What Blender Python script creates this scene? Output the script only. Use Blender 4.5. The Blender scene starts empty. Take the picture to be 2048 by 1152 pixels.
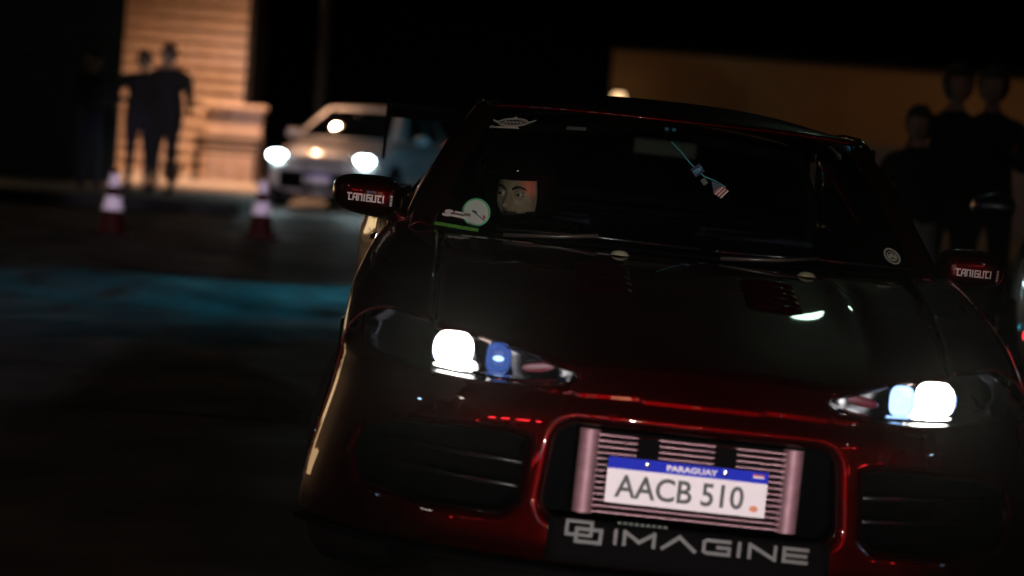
import bpy, bmesh, math, random
import numpy as np
from mathutils import Vector, Matrix, Euler
random.seed(7)
rad = math.radians
SC = bpy.context.scene
COL = SC.collection

# ------------------------------------------------------------------ camera
H = 1.2
ROLL, PITCH = rad(4.0), rad(2.75)
fw = Vector((0, math.cos(PITCH), -math.sin(PITCH)))
up0 = Vector((0, math.sin(PITCH), math.cos(PITCH)))
rt = Vector((1, 0, 0)) * math.cos(ROLL) + up0 * math.sin(ROLL)
up = up0 * math.cos(ROLL) - Vector((1, 0, 0)) * math.sin(ROLL)
cam = bpy.data.cameras.new('camera')
camo = bpy.data.objects.new('camera', cam)
COL.objects.link(camo)
camo.matrix_world = Matrix(((rt.x, up.x, -fw.x, 0), (rt.y, up.y, -fw.y, 0), (rt.z, up.z, -fw.z, H), (0, 0, 0, 1)))
cam.sensor_width = 36.0
cam.lens = 36.0 * 6320 / 2048
cam.clip_start, cam.clip_end = 0.1, 2000
cam.dof.use_dof = True
cam.dof.focus_distance = 9.5
cam.dof.aperture_fstop = 2.6
SC.camera = camo

# ------------------------------------------------------------------ night sky, exposure
W = bpy.data.worlds.new('World'); SC.world = W; W.use_nodes = True
wn = W.node_tree.nodes; bg = wn['Background']
sky = wn.new('ShaderNodeTexSky'); sky.sky_type = 'NISHITA'; sky.sun_disc = False
sky.sun_elevation = rad(-4.0); sky.sun_rotation = rad(200)
W.node_tree.links.new(sky.outputs[0], bg.inputs[0]); bg.inputs[1].default_value = 0.005
vs = SC.view_settings
vs.view_transform = 'Standard'; vs.look = 'None'; vs.exposure = 0.0; vs.gamma = 1.0
vs.use_curve_mapping = False
SC.cycles.use_denoising = True
SC.cycles.max_bounces = 8
SC.cycles.sample_clamp_indirect = 4.0

# ------------------------------------------------------------------ materials
MATS = {}
def pbr(name, col, rough=0.5, metal=0.0, coat=0.0, coat_rough=0.03, emit=None, strength=0.0, spec=0.5, noise=0.0, nscale=20.0, bump=0.0, bscale=60.0):
    m = bpy.data.materials.new(name); m.use_nodes = True
    nt = m.node_tree; b = nt.nodes['Principled BSDF']
    b.inputs['Base Color'].default_value = (*col, 1)
    b.inputs['Roughness'].default_value = rough
    b.inputs['Metallic'].default_value = metal
    b.inputs['Coat Weight'].default_value = coat
    b.inputs['Coat Roughness'].default_value = coat_rough
    b.inputs['Specular IOR Level'].default_value = spec
    if emit:
        b.inputs['Emission Color'].default_value = (*emit, 1)
        b.inputs['Emission Strength'].default_value = strength
    if noise or bump:
        tc = nt.nodes.new('ShaderNodeTexCoord')
    if noise:
        n = nt.nodes.new('ShaderNodeTexNoise'); n.inputs['Scale'].default_value = nscale; n.inputs['Detail'].default_value = 5
        nt.links.new(tc.outputs['Object'], n.inputs['Vector'])
        r = nt.nodes.new('ShaderNodeMapRange')
        r.inputs[1].default_value = 0.3; r.inputs[2].default_value = 0.7
        r.inputs[3].default_value = 1 - noise; r.inputs[4].default_value = 1 + noise
        nt.links.new(n.outputs[0], r.inputs[0])
        mx = nt.nodes.new('ShaderNodeVectorMath'); mx.operation = 'SCALE'
        mx.inputs[0].default_value = col
        nt.links.new(r.outputs[0], mx.inputs['Scale'])
        nt.links.new(mx.outputs[0], b.inputs['Base Color'])
    if bump:
        n2 = nt.nodes.new('ShaderNodeTexNoise'); n2.inputs['Scale'].default_value = bscale; n2.inputs['Detail'].default_value = 4
        nt.links.new(tc.outputs['Object'], n2.inputs['Vector'])
        bp = nt.nodes.new('ShaderNodeBump'); bp.inputs['Strength'].default_value = bump; bp.inputs['Distance'].default_value = 0.01
        nt.links.new(n2.outputs[0], bp.inputs['Height']); nt.links.new(bp.outputs[0], b.inputs['Normal'])
    MATS[name] = m
    return m
def glass(name, tint, rough=0.0, ior=1.5):
    m = bpy.data.materials.new(name); m.use_nodes = True
    nt = m.node_tree; nt.nodes.clear()
    o = nt.nodes.new('ShaderNodeOutputMaterial'); mix = nt.nodes.new('ShaderNodeMixShader')
    t = nt.nodes.new('ShaderNodeBsdfTransparent'); t.inputs[0].default_value = (*tint, 1)
    g = nt.nodes.new('ShaderNodeBsdfGlossy'); g.inputs['Roughness'].default_value = rough
    lw_ = nt.nodes.new('ShaderNodeLayerWeight'); lw_.inputs['Blend'].default_value = 0.5
    pn = nt.nodes.new('ShaderNodeMath'); pn.operation = 'POWER'; pn.inputs[1].default_value = 5.0
    f = nt.nodes.new('ShaderNodeMath'); f.operation = 'MULTIPLY_ADD'; f0 = ((ior - 1) / (ior + 1)) ** 2
    f.inputs[1].default_value = 1 - f0; f.inputs[2].default_value = f0
    nt.links.new(lw_.outputs['Facing'], pn.inputs[0]); nt.links.new(pn.outputs[0], f.inputs[0])
    nt.links.new(f.outputs[0], mix.inputs[0]); nt.links.new(t.outputs[0], mix.inputs[1]); nt.links.new(g.outputs[0], mix.inputs[2])
    nt.links.new(mix.outputs[0], o.inputs['Surface'])
    MATS[name] = m
    return m
def emis(name, col, s):
    return pbr(name, (0.0, 0.0, 0.0), 0.4, emit=col, strength=s)

PAINT = pbr('wine_red_paint', (0.040, 0.0001, 0.0003), 0.37, 0.85, spec=0.0, coat=1.0, coat_rough=0.02, noise=0.12, nscale=7)
BLACKP = pbr('gloss_black', (0.006, 0.006, 0.007), 0.25, coat=0.6)
CARBON = pbr('satin_black', (0.004, 0.004, 0.004), 0.8, spec=0.02)
RUBBER = pbr('rubber', (0.012, 0.012, 0.012), 0.8, spec=0.1, bump=0.3)
TRIM = pbr('matt_trim', (0.0025, 0.0025, 0.0028), 0.9, spec=0.0, bump=0.15, bscale=200)
METAL = pbr('brushed_aluminium', (0.40, 0.24, 0.27), 0.6, 0.6, noise=0.15, nscale=40)
CHROME = pbr('chrome', (0.85, 0.86, 0.88), 0.08, 1.0)
DARKCH = pbr('smoked_chrome', (0.22, 0.22, 0.24), 0.12, 1.0)
PLATEW = pbr('plate_white', (0.9, 0.86, 0.88), 0.45, noise=0.03, nscale=15)
PLATEB = pbr('plate_blue', (0.003, 0.02, 0.60), 0.5, spec=0.1)
INK = pbr('plate_ink', (0.01, 0.01, 0.012), 0.5)
VINYL = pbr('white_vinyl', (0.88, 0.85, 0.86), 0.5)
GREYV = pbr('grey_vinyl', (0.095, 0.10, 0.09), 0.5)
DIMV = pbr('dim_vinyl', (0.10, 0.14, 0.11), 0.6)
GREENV = pbr('green_tape', (0.12, 0.42, 0.06), 0.6, noise=0.35, nscale=90)
REDV = pbr('red_print', (0.55, 0.02, 0.03), 0.5)
NAVYV = pbr('navy_print', (0.02, 0.025, 0.14), 0.6)
CYANV = pbr('cyan_print', (0.10, 0.50, 0.62), 0.5)
ORANGEV = pbr('orange_print', (0.75, 0.25, 0.08), 0.5)
WIND = glass('windscreen_glass', (0.80, 0.84, 0.82), 0.0, 1.45)
TINTED = glass('tinted_glass', (0.03, 0.035, 0.035), 0.0, 1.5)
LENS = glass('lamp_lens', (0.93, 0.93, 0.95), 0.02, 1.45)
SKIN = pbr('skin', (0.30, 0.22, 0.15), 0.55, noise=0.22, nscale=45, bump=0.25, bscale=160)
HAIR = pbr('dark_hair', (0.012, 0.009, 0.007), 0.6, bump=0.5, bscale=150)
SUIT = pbr('navy_cloth', (0.012, 0.014, 0.032), 0.85, bump=0.4, bscale=45)
LAMPW = emis('headlamp_glow', (1.0, 0.97, 0.86), 14)
LAMPC = emis('cool_lamp_glow', (0.34, 0.58, 1.0), 2.6)
LAMPD = emis('dim_blue_glow', (0.12, 0.28, 1.0), 0.35)
TAIL = emis('tail_lamp_glow', (1.0, 0.02, 0.03), 40)

# ------------------------------------------------------------------ mesh helpers
def put(o, parent=None, mat=None):
    COL.objects.link(o)
    if parent is not None: o.parent = parent
    if mat is not None and o.data is not None:
        o.data.materials.append(mat)
    return o
def mesh(name, V, F, mat, parent=None, smooth=True, auto=None):
    me = bpy.data.meshes.new(name)
    me.from_pydata([tuple(v) for v in V], [], F); me.update()
    if smooth:
        me.polygons.foreach_set('use_smooth', [True] * len(me.polygons))
    o = put(bpy.data.objects.new(name, me), parent, mat)
    return o
def bmobj(name, bm, mat, parent=None, smooth=True, sharp=None):
    me = bpy.data.meshes.new(name)
    bmesh.ops.recalc_face_normals(bm, faces=bm.faces)
    if smooth:
        for f in bm.faces: f.smooth = True
        if sharp:
            for e in bm.edges:
                if len(e.link_faces) == 2 and e.calc_face_angle(0) > rad(sharp): e.smooth = False
    bm.to_mesh(me); bm.free()
    return put(bpy.data.objects.new(name, me), parent, mat)
def solid(o, t=0.004, off=-1):
    m = o.modifiers.new('thick', 'SOLIDIFY'); m.thickness = t; m.offset = off
    return o
def subd(o, n=2):
    m = o.modifiers.new('sub', 'SUBSURF'); m.levels = n; m.render_levels = n
    return o
def bev(o, w=0.01, n=3):
    m = o.modifiers.new('bev', 'BEVEL'); m.width = w; m.segments = n; m.limit_method = 'ANGLE'
    return o
def grid(name, fn, nu, nv, mat, parent=None, thick=None):
    V = []; F = []
    for j in range(nv + 1):
        for i in range(nu + 1):
            V.append(fn(i / nu, j / nv))
    for j in range(nv):
        for i in range(nu):
            a = j * (nu + 1) + i
            F.append((a, a + 1, a + nu + 2, a + nu + 1))
    o = mesh(name, V, F, mat, parent)
    if thick: solid(o, thick)
    return o
def box_bm(bm, c, s, R=None):
    r = bmesh.ops.create_cube(bm, size=1.0)
    M = Matrix.Diagonal((*s, 1))
    if R is not None: M = R.to_4x4() @ M
    M = Matrix.Translation(c) @ M
    bmesh.ops.transform(bm, matrix=M, verts=r['verts'])
    return r['verts']
def box(name, c, s, mat, parent=None, b=0.0, R=None):
    bm = bmesh.new(); box_bm(bm, c, s, R)
    o = bmobj(name, bm, mat, parent, smooth=b > 0, sharp=None)
    if b: bev(o, b)
    return o
def tube_bm(bm, pts, r, seg=10, cap=True, closed=False):
    pts = [Vector(p) for p in pts]; n = len(pts); rings = []
    rr = r if isinstance(r, (list, tuple)) else [r] * n
    ref = None
    for i, p in enumerate(pts):
        if closed: d = (pts[(i + 1) % n] - pts[i - 1]).normalized()
        else: d = (pts[min(i + 1, n - 1)] - pts[max(i - 1, 0)]).normalized()
        if ref is None: ref = d.orthogonal().normalized()
        ref = (ref - d * ref.dot(d)).normalized()
        s = d.cross(ref)
        rings.append([bm.verts.new(p + (ref * math.cos(2 * math.pi * k / seg) + s * math.sin(2 * math.pi * k / seg)) * rr[i]) for k in range(seg)])
    for i in range(n if closed else n - 1):
        A, B = rings[i], rings[(i + 1) % n]
        for k in range(seg):
            bm.faces.new((A[k], A[(k + 1) % seg], B[(k + 1) % seg], B[k]))
    if cap and not closed:
        bm.faces.new(rings[0][::-1]); bm.faces.new(rings[-1])
def tube(name, pts, r, mat, parent=None, seg=10, closed=False):
    bm = bmesh.new(); tube_bm(bm, pts, r, seg, True, closed)
    return bmobj(name, bm, mat, parent)
def lathe(name, prof, mat, parent=None, seg=32, M=None, sharp=40, squ=None):
    """profile of (radius, height) turned about local z, then moved by M"""
    bm = bmesh.new(); rings = []
    for r, h in prof:
        if r < 1e-6: rings.append([bm.verts.new((0, 0, h))])
        else: rings.append([bm.verts.new((r * math.cos(2 * math.pi * k / seg), r * math.sin(2 * math.pi * k / seg), h)) for k in range(seg)])
    for A, B in zip(rings[:-1], rings[1:]):
        for k in range(seg):
            k2 = (k + 1) % seg
            if len(A) == 1 and len(B) == 1: continue
            if len(A) == 1: bm.faces.new((A[0], B[k], B[k2]))
            elif len(B) == 1: bm.faces.new((A[k], A[k2], B[0]))
            else: bm.faces.new((A[k], A[k2], B[k2], B[k]))
    if squ:
        for v in bm.verts:
            r_ = math.hypot(v.co.x, v.co.y)
            if r_ > 1e-6:
                k_ = (abs(v.co.x / r_) ** squ + abs(v.co.y / r_) ** squ) ** (-1 / squ); v.co.x *= k_; v.co.y *= k_
    if M is not None: bmesh.ops.transform(bm, matrix=M, verts=bm.verts)
    return bmobj(name, bm, mat, parent, sharp=sharp)
def empty(name, loc=(0, 0, 0), rz=0.0):
    o = bpy.data.objects.new(name, None); COL.objects.link(o)
    o.location = loc; o.rotation_euler = (0, 0, rz); o.empty_display_size = 0.2
    return o
def tag(o, label, cat, group=None, kind=None):
    if label: o['label'] = label
    if cat: o['category'] = cat
    if group: o['group'] = group
    if kind: o['kind'] = kind
    return o
def smoothstep(a, b, x):
    t = min(1, max(0, (x - a) / (b - a))); return t * t * (3 - 2 * t)
def pw(xs, ys):
    """smooth monotone interpolation through points"""
    xs = np.array(xs, float); ys = np.array(ys, float)
    d = np.diff(ys) / np.diff(xs); m = np.zeros(len(xs))
    m[0], m[-1] = d[0], d[-1]
    for i in range(1, len(xs) - 1):
        m[i] = 0 if d[i - 1] * d[i] <= 0 else 2 * d[i - 1] * d[i] / (d[i - 1] + d[i])
    def f(x):
        x = min(max(x, xs[0]), xs[-1]); i = min(int(np.searchsorted(xs, x, 'right')) - 1, len(xs) - 2)
        h = xs[i + 1] - xs[i]; t = (x - xs[i]) / h
        return float((2*t**3 - 3*t**2 + 1) * ys[i] + (t**3 - 2*t**2 + t) * h * m[i] + (-2*t**3 + 3*t**2) * ys[i + 1] + (t**3 - t**2) * h * m[i + 1])
    return f
def text_obj(name, body, size, mat, parent, M, sx=1.0, weight=0.0, depth=0.0015, spacing=1.0, width=None, shear=0.0):
    c = bpy.data.curves.new(name, 'FONT'); c.body = body; c.size = size; c.align_x = 'CENTER'; c.align_y = 'CENTER'
    c.offset = weight; c.extrude = depth; c.space_character = spacing; c.resolution_u = 4; c.shear = shear
    t = bpy.data.objects.new(name, c); COL.objects.link(t)
    dg = bpy.context.evaluated_depsgraph_get()
    me = bpy.data.meshes.new_from_object(t.evaluated_get(dg))
    bpy.data.objects.remove(t)
    xs = [v.co.x for v in me.vertices]; ys = [v.co.y for v in me.vertices]
    cx, cy = (max(xs) + min(xs)) / 2, (max(ys) + min(ys)) / 2
    k = sx if width is None else width / (max(xs) - min(xs))
    me.transform(Matrix.Diagonal((k, 1, 1, 1)) @ Matrix.Translation((-cx, -cy, 0)))
    me.transform(M)
    return put(bpy.data.objects.new(name, me), parent, mat)
def flat_bm(bm, polys, fn, t=0.0015):
    """thin raised polygons: 2D outlines mapped by fn(a,b,h)"""
    for P in polys:
        lo = [bm.verts.new(fn(a, b, 0.0)) for a, b in P]; hi = [bm.verts.new(fn(a, b, t)) for a, b in P]
        n = len(P)
        bm.faces.new(hi); bm.faces.new(lo[::-1])
        for i in range(n): bm.faces.new((lo[i], lo[(i + 1) % n], hi[(i + 1) % n], hi[i]))
def ell(cx, cy, rx, ry, n=28, a0=0, a1=2 * math.pi, closed=True):
    return [(cx + rx * math.cos(a0 + (a1 - a0) * i / n), cy + ry * math.sin(a0 + (a1 - a0) * i / n)) for i in range(n if closed else n + 1)]
def ring_polys(cx, cy, rx, ry, w, n=28):
    o = ell(cx, cy, rx, ry, n); i_ = ell(cx, cy, rx - w, ry - w, n)
    return [[o[k], o[(k + 1) % n], i_[(k + 1) % n], i_[k]] for k in range(n)]
def stroke(pts, w):
    out = []
    for (x0, y0), (x1, y1) in zip(pts[:-1], pts[1:]):
        d = math.hypot(x1 - x0, y1 - y0) or 1e-6; nx, ny = -(y1 - y0) / d * w / 2, (x1 - x0) / d * w / 2
        out.append([(x0 - nx, y0 - ny), (x1 - nx, y1 - ny), (x1 + nx, y1 + ny), (x0 + nx, y0 + ny)])
    return out
GLYPH = {'I': [[(.5, 0), (.5, 1)]], 'M': [[(0, 0), (0, 1), (.5, .25), (1, 1), (1, 0)]], 'A': [[(0, 0), (.5, 1), (1, 0)]], 'G': [[(1, 1), (.12, 1), (0, .85), (0, .15), (.12, 0), (1, 0), (1, .5), (.55, .5)]],
         'N': [[(0, 0), (0, 1), (1, 0), (1, 1)]], 'E': [[(1, 1), (0, 1), (0, 0), (1, 0)], [(0, .5), (.95, .5)]],
         't': [[(-.15, 1), (1, 1)], [(.3, 1), (.3, 0), (1, 0)]], 'a': [[(0, 0), (0, .6), (.35, 1), (1, 1), (1, 0)], [(0, .42), (1, .42)]], 'n': [[(0, 0), (0, 1), (1, 1), (1, 0)]], 'g': [[(1, 1), (0, 1), (0, 0), (1, 0), (1, .55), (.5, .55)]], 'u': [[(0, 1), (0, 0), (1, 0), (1, 1)]], 'i': [[(.5, 0), (.5, 1)]]}
def lettering(name, cells, mat, parent, fn, h, w, t=0.001):
    """stroke letters: cells = [(glyph, x0, width)] along the line, mapped by fn(a,b,h)"""
    bm = bmesh.new(); k = 0
    for ch, x0, cw in cells:
        for pl_ in GLYPH[ch]:
            pts_ = [(x0 + a * cw, (b - .5) * h) for a, b in pl_]
            for p, q in zip(pts_[:-1], pts_[1:]):
                d = math.hypot(q[0] - p[0], q[1] - p[1]); ux, uy = (q[0] - p[0]) / d * w * .45, (q[1] - p[1]) / d * w * .45
                k += 1
                flat_bm(bm, stroke([(p[0] - ux, p[1] - uy), ((p[0] + q[0]) / 2, (p[1] + q[1]) / 2), (q[0] + ux, q[1] + uy)], w), lambda a, b, c, k=k: fn(a, b, c + (k % 5) * 0.00012), t)
    return bmobj(name, bm, mat, parent, smooth=False)
def lamp(name, kind, loc, col, power, parent=None, target=None, **kw):
    l = bpy.data.lights.new(name, kind); l.color = col; l.energy = power
    for k, v in kw.items(): setattr(l, k, v)
    o = bpy.data.objects.new(name, l); COL.objects.link(o)
    if parent is not None: o.parent = parent
    o.location = loc
    if target is not None:
        o.rotation_euler = (Vector(target) - Vector(loc)).to_track_quat('-Z', 'Y').to_euler()
    return o

# ================================================================== THE SETTING
def asphalt():
    m = bpy.data.materials.new('asphalt'); m.use_nodes = True; nt = m.node_tree; b = nt.nodes['Principled BSDF']
    tc = nt.nodes.new('ShaderNodeTexCoord')
    def noise(scale, det, mapsc=None):
        n = nt.nodes.new('ShaderNodeTexNoise'); n.inputs['Scale'].default_value = scale; n.inputs['Detail'].default_value = det
        if mapsc:
            mp = nt.nodes.new('ShaderNodeMapping'); mp.inputs['Scale'].default_value = mapsc
            mp.inputs['Rotation'].default_value = (0, 0, rad(8))
            nt.links.new(tc.outputs['Object'], mp.inputs[0]); nt.links.new(mp.outputs[0], n.inputs['Vector'])
        else: nt.links.new(tc.outputs['Object'], n.inputs['Vector'])
        return n
    n1 = noise(0.9, 6); n2 = noise(1.0, 5, (1.1, 0.5, 1)); n3 = noise(90, 3)
    add = nt.nodes.new('ShaderNodeMath'); add.operation = 'MULTIPLY'
    nt.links.new(n1.outputs[0], add.inputs[0]); nt.links.new(n2.outputs[0], add.inputs[1])
    cr = nt.nodes.new('ShaderNodeValToRGB')
    cr.color_ramp.elements[0].position = 0.19; cr.color_ramp.elements[0].color = (0.012, 0.012, 0.012, 1)
    cr.color_ramp.elements[1].position = 0.35; cr.color_ramp.elements[1].color = (0.11, 0.107, 0.10, 1)
    nt.links.new(add.outputs[0], cr.inputs[0]); nt.links.new(cr.outputs[0], b.inputs['Base Color'])
    rr = nt.nodes.new('ShaderNodeMapRange'); rr.inputs[1].default_value = 0.3; rr.inputs[2].default_value = 0.7
    rr.inputs[3].default_value = 0.75; rr.inputs[4].default_value = 0.5
    nt.links.new(n2.outputs[0], rr.inputs[0]); nt.links.new(rr.outputs[0], b.inputs['Roughness'])
    bp = nt.nodes.new('ShaderNodeBump'); bp.inputs['Strength'].default_value = 0.7; bp.inputs['Distance'].default_value = 0.006
    nt.links.new(n3.outputs[0], bp.inputs['Height'])
    bp2 = nt.nodes.new('ShaderNodeBump'); bp2.inputs['Strength'].default_value = 0.9; bp2.inputs['Distance'].default_value = 0.06
    nt.links.new(n2.outputs[0], bp2.inputs['Height']); nt.links.new(bp.outputs[0], bp2.inputs['Normal'])
    nt.links.new(bp2.outputs[0], b.inputs['Normal'])
    return m
ASPH = asphalt()
g = grid('ground', lambda u, v: (-600 + 1200 * u, -600 + 1200 * v, 0), 8, 8, ASPH)
g['kind'] = 'structure'
from mathutils import noise as mnoise
def uneven(u, v):
    x, y = -10 + 13.5 * u, 12.6 + 17.4 * v
    e = smoothstep(0, .08, u) * smoothstep(1, .92, u) * smoothstep(0, .10, v) * smoothstep(1, .92, v)
    p = Vector((x * 1.0, y * 0.42, 3.0))
    n = mnoise.fractal(p, 0.9, 2.1, 5) * 0.5 + 0.5
    n2_ = mnoise.noise(Vector((x * 0.35, y * 0.3, 9.0)))
    return (x, y, 0.004 + e * max(0.0, 0.075 * n + 0.02 * n2_))
ug = grid('uneven_ground', uneven, 230, 230, ASPH); ug['kind'] = 'structure'
CONC = pbr('pavement_concrete', (0.34, 0.31, 0.28), 0.85, noise=0.25, nscale=3, bump=0.3)
bm = bmesh.new()
box_bm(bm, (-11.4, 48, 0.075), (16, 20, 0.15))
pv = bmobj('pavement', bm, CONC, smooth=False); bev(pv, 0.02); pv['kind'] = 'structure'

kb = box('kerb', (-11.4, 37.9, 0.076), (16.1, 0.2, 0.152), pbr('darkened_kerb', (0.02, 0.02, 0.02), 0.9, noise=0.3, nscale=4, spec=0.1), b=0.015); kb['kind'] = 'structure'  # kerb coloured dark so the added beam does not brighten its face
# ---- building clad in lap boards (left)
SIDING = pbr('cream_siding', (0.60, 0.47, 0.36), 0.7, noise=0.12, nscale=2.5)
DARKW = pbr('dark_render', (0.035, 0.055, 0.05), 0.9, noise=0.2, nscale=0.6)
BLACKW = pbr('charcoal_render', (0.02, 0.018, 0.016), 0.9, noise=0.2, nscale=0.6)
WX0, WX1, WY = -6.92, -4.76, 53.6
b1 = empty('clapboard_building', ((WX0 + WX1) / 2, WY, 0.15))
tag(b1, 'building front clad in horizontal cream lap boards, lit warm by a lamp', 'building')
cx = WX1 - WX0
box('core_wall', (0, 2.1, 3.2), (cx, 4.0, 6.4), BLACKW, b1)
for k in range(30):
    z = 0.02 + k * 0.205
    bm = bmesh.new()
    pr = [(0.10, z), (-0.075, z), (-0.06, z + 0.05), (0.055, z + 0.215), (0.10, z + 0.215)]
    flat = [[bm.verts.new((sx * cx / 2, yy, zz)) for yy, zz in pr] for sx in (-1, 1)]
    for i in range(5): bm.faces.new((flat[0][i], flat[0][(i + 1) % 5], flat[1][(i + 1) % 5], flat[1][i]))
    bm.faces.new(flat[0]); bm.faces.new(flat[1][::-1])
    bmobj('board', bm, SIDING, b1, smooth=False)
for sx in (-1, 1):
    box('corner_trim', (sx * (cx / 2 + 0.05), 0.05, 3.1), (0.096, 0.12, 6.2), BLACKW, b1)
# dark building on the far left and the one behind the parked car
b2 = empty('dark_green_shed', (-6.72, 44.0, 0.15), rad(9.0)); tag(b2, 'unlit dark green shed with a roller door beside the cream boards', 'building')
box('wall', (-0.4, 1.5, 3.0), (3.0, 3.0, 6.0), DARKW, b2)
SHUT = pbr('roller_steel', (0.03, 0.045, 0.045), 0.6, 0.4)
for k in range(16):
    box('shutter_slat', (-0.4, -0.03, 0.12 + k * 0.185), (2.4, 0.05, 0.165), SHUT, b2, b=0.012)
box('roof', (-0.4, 1.5, 6.1), (3.3, 3.4, 0.16), SHUT, b2)
# two tone wall at the back right
OCHRE = pbr('ochre_plaster', (0.45, 0.28, 0.13), 0.9, noise=0.15, nscale=0.5)
GREYBL = pbr('blue_grey_paint', (0.22, 0.22, 0.30), 0.85, noise=0.15, nscale=0.6)
b3 = empty('boundary_wall', (13.6, 60.0, 0)); tag(b3, 'long two-tone boundary wall, ochre above and blue-grey below', 'wall')
box('upper_wall', (0, 0.2, 2.23), (24.0, 0.4, 1.46), OCHRE, b3)
box('lower_wall', (0, 0.19, 0.75), (24.0, 0.44, 1.5), GREYBL, b3)
box('coping', (0, 0.2, 3.0), (24.1, 0.56, 0.08), BLACKW, b3)


# ---- low rendered wall with a coping and bench in front of the boards
CREAM = pbr('cream_render', (0.58, 0.45, 0.35), 0.85, noise=0.2, nscale=2.0)
lw = empty('garden_wall', (-4.66, 51.0, 0.15)); tag(lw, 'low cream rendered wall with a flat coping beside the clapboard building', 'wall')
box('wall_block', (0, 0.2, 0.58), (0.90, 0.36, 1.16), CREAM, lw, b=0.01)
box('coping', (0, 0.2, 1.20), (1.02, 0.48, 0.08), CREAM, lw, b=0.012)
WOOD = pbr('dark_wood', (0.05, 0.035, 0.025), 0.7, noise=0.3, nscale=12)
bn = empty('bench', (-4.68, 50.3, 0.15)); tag(bn, 'dark wooden bench standing against the low cream wall', 'bench')
for k in range(3): box('seat_slat', (0, -0.12 + k * 0.13, 0.46), (1.1, 0.11, 0.035), WOOD, bn, b=0.006)
for k in range(2): box('back_slat', (0, 0.25, 0.56 + k * 0.12), (1.1, 0.03, 0.09), WOOD, bn, b=0.006)
for sx in (-0.48, 0.48):
    box('leg', (sx, -0.14, 0.22), (0.06, 0.06, 0.44), WOOD, bn)
    box('leg', (sx, 0.24, 0.32), (0.06, 0.06, 0.64), WOOD, bn)
pt = empty('planter', (-5.35, 48.6, 0.15)); tag(pt, 'small dark pot plant on the lit pavement near the bench', 'plant')
lathe('pot', [(0, 0), (0.12, 0), (0.17, 0.3), (0.18, 0.3), (0.15, 0.27), (0, 0.27)], WOOD, pt, 20)
LEAF = pbr('dark_leaf', (0.04, 0.06, 0.025), 0.6)
for k in range(26):
    a = random.uniform(0, 6.28); l = random.uniform(0.18, 0.34); t = random.uniform(0.25, 1.1)
    d = Vector((math.cos(a) * math.sin(t), math.sin(a) * math.sin(t), math.cos(t))); s = d.cross(Vector((0, 0, 1))).normalized() * 0.035
    p = Vector((0, 0, 0.26)); q = p + d * l * 0.55 + Vector((0, 0, 0.03)); e = p + d * l - Vector((0, 0, 0.02 * t))
    n = s.cross(d).normalized() * 0.004
    mesh('leaf', [p - s * 0.2, p + s * 0.2, q + s, e, q - s, p + n, q + n * 2, e + n], [(0, 1, 2, 6), (0, 6, 4), (6, 2, 3), (4, 6, 3)], LEAF, pt)

# ---- street lamp that lights the wall (its mast stands behind the pale car)
STEEL = pbr('lamp_steel', (0.012, 0.012, 0.012), 0.7, 0.0, spec=0.1)
SODIUM = emis('sodium_glow', (1.0, 0.55, 0.24), 28)
def street_lamp(name, base, arm, h, label, glow, power, col, rz=0.0, group=None, size=0.12, target=None, spread=165):
    r = empty(name, base, rz); tag(r, label, 'street lamp', group)
    tube('pole', [(0, 0, 0), (0, 0, h * 0.5), (0, 0, h - 0.5), (0.12, 0, h - 0.15), (0.45, 0, h), (arm, 0, h + 0.08)], [0.085, 0.07, 0.055, 0.05, 0.045, 0.04], STEEL, r, 12)
    lathe('base_plate', [(0, 0), (0.2, 0), (0.2, 0.03), (0.12, 0.05), (0.1, 0.3), (0, 0.3)], STEEL, r, 16)
    hd = box('lamp_head', (arm + 0.25, 0, h + 0.1), (0.72, 0.42, 0.12), STEEL, r, b=0.04)
    lathe('lamp_bowl', [(0, -0.09), (0.12, -0.08), (0.19, -0.03), (0.205, 0.0), (0, 0.0)], glow, hd, 20, Matrix.Translation((arm + 0.3, 0, h + 0.036)))
    lamp('lamp_light', 'SPOT', (arm + 0.3, 0, h - 0.08), col, power, r, target=(arm + 0.3, 0, 0) if target is None else target, spot_size=rad(spread), spot_blend=0.9, shadow_soft_size=size)
    return r
street_lamp('street_lamp', (-3.2, 49.6, 0), -1.3, 7.0, 'curved-arm sodium street lamp standing behind the pale hatchback', SODIUM, 5600, (1.0, 0.52, 0.30), spread=104)
# wall lamp on the boundary wall
wl = empty('wall_lamp', (1.75, 59.55, 2.05)); tag(wl, 'small glowing bulkhead lamp fixed to the ochre wall', 'lamp')
box('bracket', (0, 0.2, 0), (0.14, 0.14, 0.2), STEEL, wl)
lathe('bowl', [(0, -0.10), (0.08, -0.08), (0.12, 0.0), (0.11, 0.08), (0, 0.1)], emis('wall_lamp_glow', (1.0, 0.62, 0.30), 2.2), wl, 20)
lamp('wall_lamp_light', 'POINT', (0, -0.25, 0), (1.0, 0.55, 0.25), 0.02, wl, shadow_soft_size=0.1)
street_lamp('street_lamp', (9.6, 56.0, 0), -1.3, 6.0, 'sodium street lamp in front of the ochre and blue-grey wall', emis('dim_sodium_glow', (1.0, 0.55, 0.24), 4), 130, (1.0, 0.55, 0.25))

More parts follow.
